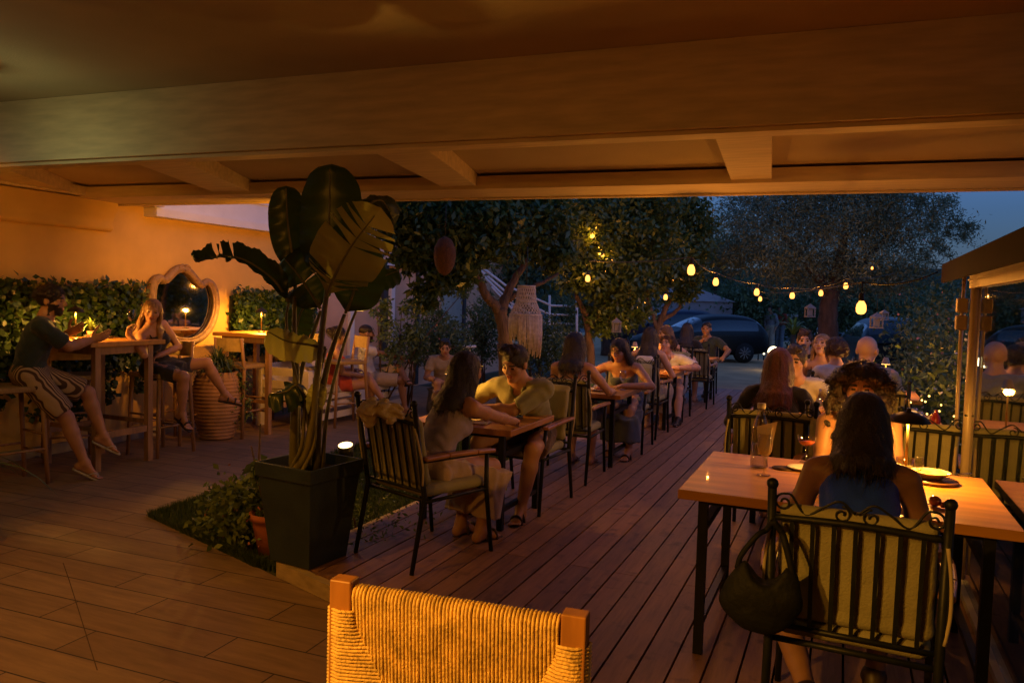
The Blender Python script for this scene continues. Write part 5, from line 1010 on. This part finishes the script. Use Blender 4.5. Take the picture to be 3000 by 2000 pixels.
# ================================================================= PROPS, LAMPS
BRASS=mat('brass_stem',(.55,.38,.14),.3,.1,metal=1); DARKSH=mat('dark_lampshade',(.02,.017,.015),.45,.1)
EM=glow('lamp_diffuser',(1,.62,.22),1.0)
def table_lamp(label,x,y,z,h=.30,r=.085,E=55,dome=True,P=None):
    t=empty('table_lamp',(x,y,z),0,label,'lamp','cordless lamps on the tables')
    MB().lathe((0,0,0),[(0,0.001),(.045,.001),(.045,.010),(.008,.014),(0,.014)],20).obj('lamp_base',BRASS,t); MB().tube([(0,0,.014),(0,0,h)],.0065,8).obj('stem',BRASS,t)
    if dome: MB().lathe((0,0,h),[(r,-.035),(r*1.0,-.032),(r*.75,-.008),(r*.40,.008),(.012,.014),(.010,.028),(0,.03)],28).obj('lamp_shade',DARKSH,t)
    else: MB().lathe((0,0,h),[(r*.62,-.01),(r*.60,-.005),(.02,.055),(0,.055)],28).obj('lamp_shade',mat('pale_lampshade',(.3,.25,.2),.5),t); 
    zz=h-.024 if dome else h-.012
    MB().lathe((0,0,zz),[(.0085,0),(r*.60 if dome else r*.60,0),(r*.60,.006)],24).obj('diffuser',glow('diffuser_on',(1,.52,.14),8),t); lamp('lamp_light',(0,0,zz-.022),E*.40 if P is None else P,(1,.42,.055),.022,t); return t
table_lamp('table lamp with dark shade on the near bar table, ivy glowing behind it',-6.62,4.98,1.178,.29,.075,150,True,62)
table_lamp('table lamp on the second bar table beside the banana plant',-6.55,7.40,1.178,.28,.07,170,True,85)
table_lamp('dark domed brass lamp on the near right table by the curly haired woman',.30,4.12,.85,.315,.098,50,True,62)
table_lamp('cordless lamp at the lavender top woman and khaki shirt man table',-2.72,5.12,.80,.30,.06,95,False,22)
table_lamp('cordless lamp on the table of the long haired woman with white bag',-2.42,9.50,.80,.32,.065,80,False)
table_lamp('cordless lamp on the denim skirt woman table',-2.66,7.55,.80,.27,.05,60,False)
table_lamp('cordless lamp in front of the man in pale shirt, mirrored in the glass',.30,6.25,.85,.30,.065,70,False)
table_lamp('cordless lamp behind the bald man on his table',.38,8.25,.85,.30,.065,60,False)
table_lamp('cordless lamp on the farthest table of the left row',-2.3,12.7,.80,.30,.06,55,False)
# small trailing plant beside the bar lamp
tpz=empty('table_plant',(-6.62,5.14,1.178),0,'small trailing plant lit bright yellow beside the bar table lamp','plant'); straps('leaves',(0,0,.07),46,.20,.009,LM['shrub'],tpz,up=1.0); MB().lathe((0,0,0),[(0,0),(.03,0),(.038,.07),(.034,.07),(0,.06)],16).obj('pot',mat('terracotta',(.36,.12,.06)),tpz)
# string lights
CORD=mat('black_cord',(.01,.01,.01),.6); BULB=lit_glass('warm_bulb',(1,.37,.075),2.4)
def bulb(label,px,py,D,s=1.,st=None):
    c=at(px,py,D); t=empty('string_bulb',tuple(c),0,label,'light bulb','warm bulbs strung through the trees')
    MB().lathe((0,0,0),[(0,-.045*s),(.018*s,-.042*s),(.029*s,-.028*s),(.031*s,-.005*s),(.027*s,.018*s),(.017*s,.034*s),(.014*s,.042*s)],16).obj('bulb_glass',BULB,t); lamp('bulb_light',(0,0,0),(15 if st is None else st*.3)*s,(1,.40,.06),.012,t)
    MB().lathe((0,0,0),[(.015*s,.040*s),(.017*s,.046*s),(.017*s,.085*s),(.006*s,.095*s),(0,.095*s)],12).obj('socket',CORD,t); return c
W1=[bulb('bulb hanging highest left of the black car',2025,790,6.2),bulb('second bulb from the left, over the car roof',2097,825,8.3),bulb('upper bulb of the close pair before the olive tree',2217,855,9.2),bulb('bulb left of the olive trunk',2321,865,10.),bulb('bulb touching the olive trunk',2405,858,11.),bulb('bulb right above the olive trunk',2478,837,10.5)]
b5=bulb('biggest nearest bulb, right of the olive trunk',2523,900,4.9); b6=bulb('small lower bulb of the close pair before the olive tree',2227,875,13.5)
W0=[bulb('bulb glowing among the middle citrus leaves',1722,815,9.6,1,45),bulb('bulb half hidden in the small citrus branches',1950,870,11.5,1,45),bulb('bulb hidden high in the citrus crown, lighting leaves',1735,690,10.0,.8,55),bulb('small bulb deep in the citrus crown below the hidden one',1765,745,10.3,.7,30),bulb('small bulb in the upper citrus leaves to the left',1655,665,9.6,.7,30),bulb('bulb lighting olive twigs',2555,785,13.2,.6,60)]
def wire(label,P,sag=0):
    Q=[]
    for a,b in zip(P[:-1],P[1:]):
        for k in range(8): t=k/8; Q.append(a+(b-a)*t-np.array([0,0,sag*4*t*(1-t)]))
    Q.append(P[-1]); tag(MB().tube(Q,.0045,5).obj('light_cord',CORD),label,'cord','cords of the string lights')
up=np.array([0,0,.1])
wire('long cord carrying the row of bulbs from citrus to olive tree',[W0[0]+up+np.array([0,0,.12])]+[W1[0]+up,W1[1]+up,W1[2]+up,W1[3]+up,W1[4]+up,W1[5]+up,at(2620,800,12)],.03)
wire('cord from the porch eave to the nearest bulb and beyond',[np.array([.5,5.3,1.9]),b5+np.array([0,0,.16]),b6+np.array([0,0,.12]),at(2080,770,13.5)],.04)
MB_=MB().tube([b5+np.array([0,0,.16]),b5+up*.9],.004,5); tag(MB_.obj('pendant_cord',CORD),'short drop cord of the nearest bulb','cord','cords of the string lights')
# rattan and macrame shades in the citrus tree
c=at(1303,755,7.2); t=empty('rattan_lampshade',tuple(c),0,'teardrop rattan lampshade hanging in the dark citrus tree','lampshade')
pr=[(.008,.20),(.06,.17),(.10,.09),(.105,.02),(.09,-.07),(.055,-.135),(.012,-.165),(0,-.17)]
MB().lathe((0,0,0),pr,28).obj('shade',mat('woven_rattan',(.12,.05,.022),.8,.35,60,bump=1.2,bscale=120,stretch=(1,1,2)),t); MB().tube([(0,0,.2),(0,0,.5)],.005,5).obj('cord',CORD,t)
c=at(1540,930,7.6); t=empty('macrame_lampshade',tuple(c),0,'cream macrame lampshade with long knotted fringe in the citrus tree','lampshade'); MM=mat('cotton_rope',(.52,.45,.42),.9,.2,30,bump=.5)
ztop=.31; nf=44
for (r0,z0,r1,z1,tw) in ((.085,.31,.10,.16,2),(.10,.16,.155,.03,3)):
    mb=MB()
    for i in range(26):
        for sgn in(-1,1):
            a0=2*PI*i/26; P=[]
            for k in range(7): tt=k/6; rr_=r0+(r1-r0)*tt; a=a0+sgn*tw*2*PI/26*tt; P.append((rr_*math.cos(a),rr_*math.sin(a),z0+(z1-z0)*tt))
            mb.tube(P,.004,4,cap=False)
    o=mb.obj('knotted_net',MM,t); 
for r_,z_ in ((.085,.31),(.10,.16),(.158,.03)): MB().tube([(r_*math.cos(a),r_*math.sin(a),z_) for a in np.linspace(0,2*PI,25)],.008,6).obj('ring',MM,t)
mb=MB()
for i in range(70): a=2*PI*i/70+random.uniform(-.03,.03); L_=.33+.05*math.sin(i*1.7)+(.05 if math.cos(a)>0 else -.1); mb.tube([(.158*math.cos(a),.158*math.sin(a),.03),(.165*math.cos(a+.02),.16*math.sin(a),.03-L_*.5),(.155*math.cos(a),.155*math.sin(a),.03-L_)],[.007,.008,.004],5)
tag(mb.obj('fringe',MM,t),kind='stuff'); MB().tube([(0,0,.31),(0,0,.7)],.005,5).obj('cord',CORD,t)
# small white lanterns
def lantern(label,px,py,D,s=1.):
    c=at(px,py,D); t=empty('hanging_lantern',tuple(c),.4,label,'lantern','small white hanging lanterns'); b=MB(); h=.045*s
    for x in(-1,1):
        for y in(-1,1): b.box((x*h,y*h,0),(.014*s,.014*s,.10*s))
    for z in(-.055,.055): b.box((0,0,z*s),(h*2+.02*s,h*2+.02*s,.014*s))
    b.obj('frame',mat('lantern_paint',(.20,.185,.18),.6),t); r=MB(); k=h+.012*s; r.add([(-k,-k,.062*s),(k,-k,.062*s),(k,k,.062*s),(-k,k,.062*s),(0,0,.115*s)],[(0,1,4),(1,2,4),(2,3,4),(3,0,4),(3,2,1,0)]); r.obj('roof',mat('lantern_paint',(.3,.28,.28)),t)
    MB().box((0,0,0),(.05*s,.05*s,.085*s)).obj('pane',mat('frosted_pane',(.2,.18,.17),.4),t); MB().tube([(0,0,.11*s),(0,0,.30*s)],.003,5).obj('hook',CORD,t)
lantern('larger white house shaped lantern hanging in the middle citrus tree',1806,958,9.3); lantern('smaller white lantern left of the larger citrus lantern',1776,957,10.5,.8)
lantern('white lantern hanging above the bald man',2568,945,8.5); lantern('faint lantern in the olive branches above the teal car',2590,927,10,.8); lantern('faint lantern left of the olive trunk',2373,915,13,1.3)
# lawn spotlight
c=at(1012,1303,6.1); sp=empty('garden_spotlight',(c[0],c[1],0),0,'black garden spotlight with glaring face on a spike in the lawn','spotlight'); ax=nrm([.08,-.27,.96]); z0=c[2]
cz=np.array([0,0,z0])
MB().tube([cz-ax*.13,cz-ax*.12,cz-ax*.004],[.03,.055,.062],20).obj('lamp_body',M_metal,sp)
mb=MB(); u=nrm(np.cross(ax,[0,0,1])); v=np.cross(u,ax); mb.add([cz]+[cz+(u*math.cos(a)+v*math.sin(a))*.057 for a in np.linspace(0,2*PI,25)[:-1]],[(0,k+1,(k+1)%24+1) for k in range(24)]); mb.obj('lens',glow('spot_lens',(1,.66,.26),4.5),sp)
MB().tube([(0,0,-.02),(0,0,z0-.12)],.012,8).obj('spike',M_metal,sp)
lamp('spotlight_beam',tuple(c+ax*.03),80,(1,.50,.08),.05,None,44,(-2.9,4.05,1.3),.8).parent=sp; sp.children[-1].location=tuple(cz+ax*.03)
# ground lights far away
def ground_light(label,px,py,D,r,E,n=1):
    c=atz(px,py+6,0) if D is None else at(px,py,D); t=empty('ground_light',(c[0],c[1],0),0,label,'light','small ground lights by the driveway'); MB().tube([(0,0,-.03),(0,0,max(c[2]-r,.02))],.02,8).obj('post',M_metal,t); MB().ball((0,0,max(c[2],r+.03)),r,12,8).obj('globe',glow('white_glow_%d'%E,(1,.85,.5),E*.3),t); return c
gl=ground_light('glaring floodlight low behind the auburn haired woman',2266,1030,20,.14,30); ground_light('little light by the car bumper',2222,1028,24,.045,12); ground_light('tiny light on the driveway edge',2238,1036,24,.03,10)
c=at(2405,968,19); t=empty('globe_lamp',(c[0],c[1],0),0,'small round garden lamp left of the olive trunk','lamp'); MB().tube([(0,0,0),(0,0,c[2]-.1)],.02,8).obj('post',M_metal,t); MB().ball((0,0,c[2]),.11,16,10).obj('globe',glass('globe_glass',(.9,.85,.8),.1),t)
# fairy lights in the border
t=empty('fairy_lights',(1.0,7.2,0),0,'string of tiny fairy lights low in the flower border','lights')
P=[]
for px,py in ((2640,1150),(2668,1178),(2701,1172),(2711,1176),(2722,1160),(2716,1212),(2752,1204),(2757,1186),(2790,1236),(2795,1219)):
    p=at(px,py,6.9+rng.uniform(-.3,.5))-np.array([1.0,7.2,0]); P.append(p); MB().ball(p,.008,8,6).obj('bulb',glow('fairy_glow',(1,.55,.12),7),t)
MB().tube(bez(P,3),.0025,4).obj('wire',CORD,t)
# ---- things on the near right table
z=.851
bt=empty('water_bottle',(-.365,4.02,z),0,'clear glass water bottle on the near right table','bottle'); MB().lathe((0,0,0),[(0,.003),(.040,.003),(.043,.01),(.043,.19),(.038,.22),(.018,.275),(.0165,.30),(.019,.305)],24).obj('bottle_glass',GL,bt); MB().lathe((0,0,0),[(0,.012),(.040,.012),(.040,.12),(0,.12)],20).obj('water',glass('water',(.92,.93,.9),.01,1.33),bt); MB().lathe((0,0,0),[(.021,.300),(.021,.326),(0,.328)],16).obj('cap',mat('bottle_cap',(.45,.4,.38),.5),bt)
g=glass_wine('goblet',(-.325,3.84,z),'stemmed goblet holding a folded paper napkin','glasses',.95)
nk_=MB(); nk_.add([(-.030,0,.10),(.025,.012,.10),(.052,.0,.265),(-.040,-.005,.235),(-.02,.018,.11),(.02,-.012,.11),(.03,-.012,.235),(-.03,.012,.225)],[(0,1,2,3),(4,5,6,7)]); o=nk_.obj('napkin',mat('paper_napkin',(.7,.62,.5),.85,.08)); o.location=(-.325,3.84,z); m=o.modifiers.new('s','SOLIDIFY'); m.thickness=.002; tag(o,'folded paper napkin standing in the goblet','napkin')
def disc(name,label,cat,c,r,h,m,prof=None,group=None): return tag(MB().lathe((0,0,0),prof or [(0,0),(r,0),(r,h),(0,h)],32).obj(name,m,None,loc=tuple(c)),label,cat,group)
q=atz(2295,1372,z); disc('coaster','dark round coaster near the goblet','coaster',q,.055,.005,mat('cork_dark',(.06,.025,.012),.7))
q=atz(2325,1372,z); disc('side_plate','small white plate half hidden by the woman in blue','plate',q+np.array([.04,.0,0]),.07,.01,M_white,[(0,.004),(.04,.004),(.07,.014),(.072,.012),(.04,0),(0,0)])
q=atz(2325,1368,z); cg=empty('coupe_glass',tuple(q+np.array([.05,.16,0])),0,'coupe cocktail glass behind the small plate','glass','glasses'); MB().lathe((0,0,0),[(0,.002),(.032,.003),(.004,.012),(.004,.08),(.03,.095),(.045,.115),(.047,.14)],20).obj('glass_body',GL,cg); MB().lathe((0,0,0),[(0,.088),(.028,.097),(.043,.115),(0,.116)],20).obj('cocktail',mat('red_drink',(.4,.08,.04),.1),cg)
q=atz(2735,1412,z); disc('serving_board','round wooden serving board under the bowl','board',q,.105,.014,M_arm)
disc('food_bowl','shallow cream bowl of dip on the wooden board','bowl',q+np.array([-.012,.012,.015]),.08,.03,mat('glazed_bowl',(.55,.47,.30),.25,.05),[(0,.004),(.045,0),(.082,.030),(.087,.034),(.083,.035),(.045,.010),(0,.010)])
tag(imp_obj('dip',[ell((0,0,.004),(.070,.070,.010)),ell((.02,.01,.012),(.02,.02,.010)),ell((-.03,-.01,.010),(.025,.02,.010))],.004,[mat('creamy_dip',(.6,.45,.18),.6,.2,30,bump=.5)],None,tuple(q+np.array([-.012,.012,.036]))),'creamy dip heaped in the shallow bowl','food')
tag(MB().tube([(.05,-.01,.045),(.10,.0,.050),(.16,.03,.055)],.003,6).obj('spoon',mat('steel',(.6,.6,.58),.25,metal=1),None,loc=tuple(q)),'spoon resting in the shallow bowl','spoon','cutlery')
q=atz(2643,1392,z); tm=empty('tumbler',tuple(q+np.array([.01,.02,0])),0,'squat glass tumbler with pale drink beside the brass lamp','glass','glasses'); MB().lathe((0,0,0),[(0,.004),(.036,.004),(.040,.085),(.0415,.085),(.038,0),(0,0)],24).obj('glass_body',GL,tm); MB().lathe((0,0,0),[(0,.008),(.0355,.008),(.038,.050),(0,.050)],20).obj('drink',mat('pale_drink',(.6,.45,.15),.05,trans=.6),tm)
for i in range(3): MB().box((.012*math.cos(i*2.1),.012*math.sin(i*2.1),.045),(.018,.018,.018),rz=i).obj('ice_cube',GL,tm)
q=atz(2690,1410,z); g=glass_wine('wine_glass',tuple(q),'wine glass between tumbler and bowl','glasses',.55)
q=atz(2765,1490,z); g=glass_wine('pepper_mill',(0,0,0),None); bpy.data.objects.remove(g)
ml=empty('glass_stopper',tuple(q+np.array([-.03,.03,0])),R(-35),'reddish glass ball ornament lying at the table edge','ornament'); MB().ball((0,0,.022),(.026,.022,.022),14,10).obj('ball',mat('red_glass',(.25,.06,.03),.08,coat=1),ml); MB().ball((.035,0,.014),(.016,.013,.013),12,8).obj('knob',mat('red_glass',(.25,.06,.03)),ml)
q=atz(2670,1478,z); f=MB(); f.tube([(-.05,0,.004),(.04,.005,.006),(.10,.01,.004)],.0028,6); 
for k in(-1,0,1): f.tube([(-.05,0,.004),(-.065,k*.006,.004),(-.10,k*.006,.005)],.0014,5)
tag(f.obj('fork',mat('steel',(.6,.6,.58),.25,metal=1),None,loc=tuple(q),rz=R(20)),'fork near the right elbow of the woman in blue','fork','cutlery')
# bag on the near chair
c=atY(2240,1735,2.66); bg_=imp_obj('shoulder_bag',[ell((0,0,0),(.115,.045,.135),None,.03),ell((-.02,0,-.03),(.125,.05,.10),None,.03),ell((.0,-.0,.135),(.062,.2,.10),None,.02,0,True)],.008,[mat('black_leather',(.006,.007,.007),.7,.2,20,bump=.5,spec=.25)],None,tuple(c),noise=(.003,30)); tag(bg_,'black crescent shoulder bag hanging from the foreground chair post','bag')
tpt=np.array([-.19,2.70,.96])-c
MB().tube(bez([(-.092,0,.07),np.array([-.078,-.005,.12]),tpt*.55+np.array([-.04,-.02,.05]),tpt+np.array([-.022,-.012,-.05]),tpt+np.array([0,-.02,-.015])],6),.010,6).obj('strap',mat('black_leather',(.01,.011,.011)),bg_)
MB().tube(bez([(.085,0,.07),np.array([.075,-.005,.12]),tpt*.55+np.array([.045,-.02,.05]),tpt+np.array([.028,-.012,-.05]),tpt+np.array([0,-.02,-.012])],6),.012,6).obj('strap',mat('black_leather',(.01,.011,.011)),bg_)
# scarf
c=at(1120,1205,4.25); sc_o=imp_obj('scarf',[ell((-.07,0,.01),(.055,.06,.055),None,.03),ell((.0,0,.015),(.07,.06,.05),None,.03),ell((.07,.01,.0),(.05,.05,.045),None,.03),cap((-.10,-.01,-.02),(-.07,.0,-.075),.03,.022,.03),cap((.02,-.02,.0),(.06,-.02,-.06),.028,.02,.02)],.0065,[mat('cream_knit',(.50,.42,.28),.9,.15,20,bump=.6,bscale=90)],None,tuple(c),rz=R(20),noise=(.012,52,(1,1,1.3))); tag(sc_o,'crumpled cream scarf on the top corner of the lavender woman chair','scarf')
# other table things
q=atz(1505,1222,.802); tag(MB().box((0,0,.008),(.075,.15,.009)).obj('phone',mat('phone_blue',(.02,.05,.13),.2),None,.002,tuple(q+np.array([-.02,.03,0])),R(60)),'dark blue phone at the table edge near the khaki shirt man','phone')
q=atz(1400,1232,.802); tag(MB().box((0,0,.004),(.21,.30,.004)).obj('menu_card',mat('menu_paper',(.55,.5,.35),.7),None,0,tuple(q),R(10)),'pale menu card beside the lavender top woman','menu')
for i,(x,y,l) in enumerate(((-2.15,7.2,'oval plate of food nearest the deck'),(-2.35,7.42,'plate in front of the woman in denim skirt'),(-2.5,7.15,'plate at the far side of the denim skirt table'))):
    p=disc('dinner_plate',l,'plate',(x,y,.802),.12,.01,mat('plate_white',(.6,.56,.5),.3),[(0,.006),(.07,.006),(.115,.016),(.12,.014),(.07,0),(0,0)],'plates on the denim skirt table'); tag(imp_obj('meal',[ell((.03*i-.02,.0,.018),(.05,.04,.016)),ell((-.03,.03,.02),(.03,.03,.014))],.006,[mat('food_%d'%i,((.4,.12,.05),(.12,.2,.04),(.5,.3,.12))[i],.6,.4,40)],None,(x,y,.805),noise=(.004,90)),('reddish food on the oval plate','green salad on the denim woman plate','golden bread on the far plate')[i],'food')
glass_wine('wine_glass',(-1.98,7.35,.802),'tall wine glass beside the denim skirt woman','glasses',.9); glass_wine('wine_glass',(-2.05,9.75,.802),'wine glass of the curly haired man in white tee','glasses'); glass_wine('wine_glass',(-.12,6.1,.851),'wine glass beside the man in pale shirt','glasses'); glass_wine('wine_glass',(-.02,8.3,.851),'wine glass before the blonde woman','glasses')
b=empty('water_bottle',(-.02,5.95,.851),0,'clear bottle in front of the man in pale shirt','bottle'); MB().lathe((0,0,0),[(0,.003),(.040,.003),(.043,.01),(.043,.17),(.038,.20),(.018,.255),(.0165,.28),(.019,.285)],24).obj('bottle_glass',GL,b); MB().lathe((0,0,0),[(0,.01),(.040,.01),(.040,.1),(0,.1)],16).obj('water',glass('water'),b)
tag(imp_obj('handbag',[ell((0,0,0),(.11,.05,.07),None,.02)],.01,[C_white],None,(-2.12,8.80,1.0),cuts=[((0,0,.05),(0,0,1))],noise=(.003,30)),'white handbag on the back of the long haired woman chair','bag')
# candle jars, shakers on the table behind (seen in the glass)
for i,(x,y) in enumerate(((.52,6.35),(.50,6.55),(.57,6.15))):
    t=empty('candle_jar',(x,y,.851),0,('candle jar in the row by the glass, nearest of three','middle candle jar in the row by the glass','farthest candle jar in the row by the glass')[(2,0,1)[i] if 0 else i],'candle','candle jars on the auburn woman table'); MB().lathe((0,0,0),[(0,.002),(.04,.002),(.04,.07),(.037,.07),(.037,.01),(0,.01)],20).obj('jar',GL,t); MB().lathe((0,0,0),[(0,.012),(.034,.012),(.034,.05),(0,.05)],16).obj('wax',glow('lit_wax',(1,.50,.12),2.2),t)
for x,y,l in ((.58,5.95,'brown salt shaker by the glass'),(.58,5.86,'darker pepper shaker by the glass')): tag(MB().lathe((0,0,0),[(0,0),(.022,0),(.022,.07),(.016,.09),(.018,.105),(0,.115)],16).obj('shaker',mat('shaker_wood',(.2,.09,.04),.4),None,loc=(x,y,.851)),l,'shaker','shakers on the auburn woman table')
tag(MB().lathe((0,0,0),[(0,0),(.03,0),(.03,.11),(.012,.14),(.008,.16),(0,.16)],16).obj('sauce_bottle',mat('ketchup_red',(.35,.03,.02),.3),None,loc=(.58,5.76,.851)),'red sauce bottle by the glass','bottle')
# ---- ornate mirror
mr=empty('ornate_mirror',(Xw,6.85,0),0,'large ornate baroque wall mirror with scalloped cream frame','mirror')
px_=[(427,900),(428,850),(436,812),(455,797),(474,806),(492,790),(512,770),(535,764),(558,778),(578,803),(597,822),(618,812),(636,828),(646,870),(643,920),(628,965),(603,1000),(565,1022),(520,1022),(475,1000),(445,965),(432,930)]
O=[atX(x,y,Xw+.05)-np.array([Xw,6.85,0]) for x,y in px_]; O=[np.mean(O,0)+(p-np.mean(O,0))*np.array([1,.87,.84])-np.array([0,0,.015]) for p in O]; C_=bez(O+[O[0]],4)[:-1]; C_=C_+[C_[0]]
MB().tube(C_,.045,8,cap=False).obj('frame',mat('gilt_cream_frame',(.30,.19,.09),.5,.25,20,bump=.8,bscale=50),mr)
ce=np.mean(O,0); I_=[ce+(p-ce)*.90+np.array([.0,0,0]) for p in C_]; MB().tube([p+np.array([.02,0,0]) for p in I_],.012,6,cap=False).obj('inner_moulding',mat('gilt_cream_frame',(.5,.36,.2)),mr)
G_=[ce+(p-ce)*.97-np.array([.02,0,0]) for p in C_[:-1]]; mm=MB(); mm.add([ce-np.array([.02,0,0])]+G_,[(0,(k+1)%len(G_)+1,k+1) for k in range(len(G_))]); mm.obj('mirror_glass',mat('mirror_silver',(.75,.75,.75),.03,.02,metal=1),mr)
pk=atX(541,792,Xw+.08)-np.array([Xw,6.85,0])
for s in(-1,1): MB().tube([pk+np.array([0,s*(.02+.06*math.cos(a)*(1-a/8)),.02+.05*math.sin(a)*(1-a/8)]) for a in np.linspace(0,5,16)],.014,6).obj('crest_scroll',mat('gilt_cream_frame',(.5,.36,.2)),mr)
# ---- cars
def car(label,loc,yaw,paint,S=1.,group='parked cars'):
    t=empty('parked_car',loc,R(yaw),label,'car',group)
    # stations along x (front +x): x, z_low, z_belt, z_top, w_low, w_belt, w_top
    St=[(2.02,.35,.55,.60,.62,.60,.5),(1.95,.22,.66,.70,.74,.74,.6),(1.6,.20,.80,.84,.83,.82,.66),(1.0,.20,.90,.95,.85,.84,.68),(.82,.20,.94,1.0,.85,.845,.68),(.12,.20,.95,1.43,.86,.85,.62),(-.5,.20,.965,1.50,.86,.85,.64),(-1.25,.20,.98,1.49,.86,.85,.64),(-1.72,.22,1.0,1.42,.86,.85,.62),(-1.97,.26,1.0,1.08,.84,.82,.70),(-2.05,.34,.80,.90,.80,.79,.68)]
    V=[];N=11
    for x,zl,zb,zt,wl_,wb,wt in St:
        mz=(zl+zb)/2
        for y,z in ((-wl_*.9,zl),(-wl_,zl+.12),(-wb*1.01,mz+.08),(-wb,zb),(-(wb*.25+wt*.75),zt-(zt-zb)*.22),(-wt*.72,zt-.015),(0,zt+.015)): V.append((x,y,z))
        for y,z in ((wt*.72,zt-.015),((wb*.25+wt*.75),zt-(zt-zb)*.22),(wb,zb),(wb*1.01,mz+.08),(wl_,zl+.12),(wl_*.9,zl)): V.append((x,y,z))
    n=13; Fs=[];mi=[]
    for i in range(len(St)-1):
        for k in range(n):
            Fs.append((i*n+k,i*n+(k+1)%n,(i+1)*n+(k+1)%n,(i+1)*n+k)); g=0
            if k in(3,8) and 4<=i<=7: g=1
            if k in(4,5,6,7) and i==4: g=1
            if k in(4,5,6,7) and i==8: g=1
            mi.append(g)
    Fs+= [tuple(range(n)),tuple(range((len(St)-1)*n,len(St)*n))[::-1]]; mi+=[0,0]
    me=meshdata('body',V,Fs,[paint,mat('car_window',(.02,.035,.045),.04,.1,coat=1)],mi,True); o=link('body',me,t); subsurf(o,2)
    for xw in(1.27,-1.22):
        for s in(-1,1):
            w_=MB().tube([(xw,s*.70,.31),(xw,s*.87,.31)],.31,24).obj('wheel',mat('tyre',(.012,.012,.012),.8),t); rm=MB().tube([(xw,s*.872,.31),(xw,s*.880,.31)],.20,20)
            rm.obj('hub',mat('alloy_back',(.03,.03,.03),.5),w_)
            for a in range(9): MB().beam((xw+.03*math.cos(a*.698),s*.886,.31+.03*math.sin(a*.698)),(xw+.195*math.cos(a*.698),s*.886,.31+.195*math.sin(a*.698)),.022,.012,up=(0,1,0)).obj('spoke',mat('alloy',(.45,.45,.48),.3,metal=.8),w_)
    for s in(-1,1):
        MB().ball((-1.88,s*.70,.86),(.06,.12,.13),10,8).obj('tail_light',mat('tail_red',(.25,.015,.015),.15,coat=1),t); MB().ball((1.86,s*.60,.66),(.10,.16,.08),10,8).obj('headlight',mat('head_clear',(.4,.42,.45),.1,coat=1),t); MB().ball((.62,s*.93,.98),(.06,.09,.06),8,6).obj('side_mirror',paint,t)
        MB().beam((.5,s*.872,.80),(-1.3,s*.868,.84),.006,.012).obj('body_trim',mat('trim_dark',(.02,.02,.02),.4),t)
    t.scale=(S,S,S); return t
q=atz(2180,1063,0); CP=mat('metallic_black_blue',(.003,.004,.006),.38,.1,spec=.4)
yw=213; a=R(yw); lw=np.array([-1.22,.86]); off=np.array([lw[0]*math.cos(a)-lw[1]*math.sin(a),lw[0]*math.sin(a)+lw[1]*math.cos(a)])
car('shiny dark blue hatchback parked on the driveway',(q[0]-off[0]*.94,q[1]-off[1]*.94,0),yw,CP,.94)
c=at(1935,960,27); car('bright blue car mostly hidden behind the dark hatchback',(c[0],c[1],0),205,mat('bright_blue_paint',(.01,.02,.05),.35,.1))
c=at(2545,985,20); car('teal car half hidden by the hedge under the olive tree',(c[0]+.3,c[1],0),100,mat('teal_paint',(.008,.022,.026),.35,.1))
# ================================================================= ROOM LAMPS (unseen under the canopy, some only added to brighten parts)
def unseen_lamp(label,loc,power,col=WARM,r=.09,aim=None,spot=None,blend=.35):
    t=empty('unseen_lamp',loc,0,label,'ceiling lamp','lamps under the canopy ceiling'); MB().lathe((0,0,0),[(.10,-.02),(.12,.05),(.05,.10),(0,.10)],20).obj('housing',M_metal,t); MB().tube([(0,0,.10),(0,0,max(3.06-loc[2],.12))],.01,6).obj('rod',M_metal,t)
    l=lamp('unseen_lamp_light',(0,0,-.05),power,col,r,t,spot,None,blend)
    if aim is not None: l.rotation_euler=(Vector(aim)-Vector(loc)).to_track_quat('-Z','Y').to_euler()
unseen_lamp('lamp near the side wall left of the view',(-5.75,2.9,2.2),44,WARM,.09,(-7.2,5.6,2.12),75,.8)
unseen_lamp('small fill lamp added over the bar end left of the view',(-5.3,2.4,2.5),12,WARM,.09,(-5.3,3.2,0),140,.7)  # added as soft ambient fill at the left, no such lamp known
unseen_lamp('lamp above and behind the viewer',(-1.9,-1.2,2.55),180,WARM,.09,(-1.7,.6,0),150,.8)
unseen_lamp('pale greenish lamp at the far left end of the beam',(-5.15,3.15,2.72),7,(.92,1,.45),.12)
unseen_lamp('spot lamp aimed at the floor tiles',(-3.4,1.6,2.9),92,WARM,.05,(-3.5,2.9,0),62,.25)
q=at(965,640,7.0)
unseen_lamp('added lamp hidden behind the banana leaves to brighten the side wall',tuple(q),250,WARM,.06,(-7.2,7.6,1.95),95,.9)  # made-up lamp, hidden behind the leaves only to brighten the wall
unseen_lamp('added fill lamp right of the view for the deck and near tables',(2.0,1.4,2.3),32,(1,.45,.10),.09,(.6,2.8,0),150,.8)  # made-up fill for the deck and diners, not a known fixture
unseen_lamp('added spot out of view to brighten the woven bar chair',(-2.0,-.5,2.3),330,(1,.44,.05),.05,(-.62,1.3,.95),34,.6)  # accent light added to brighten the woven chair
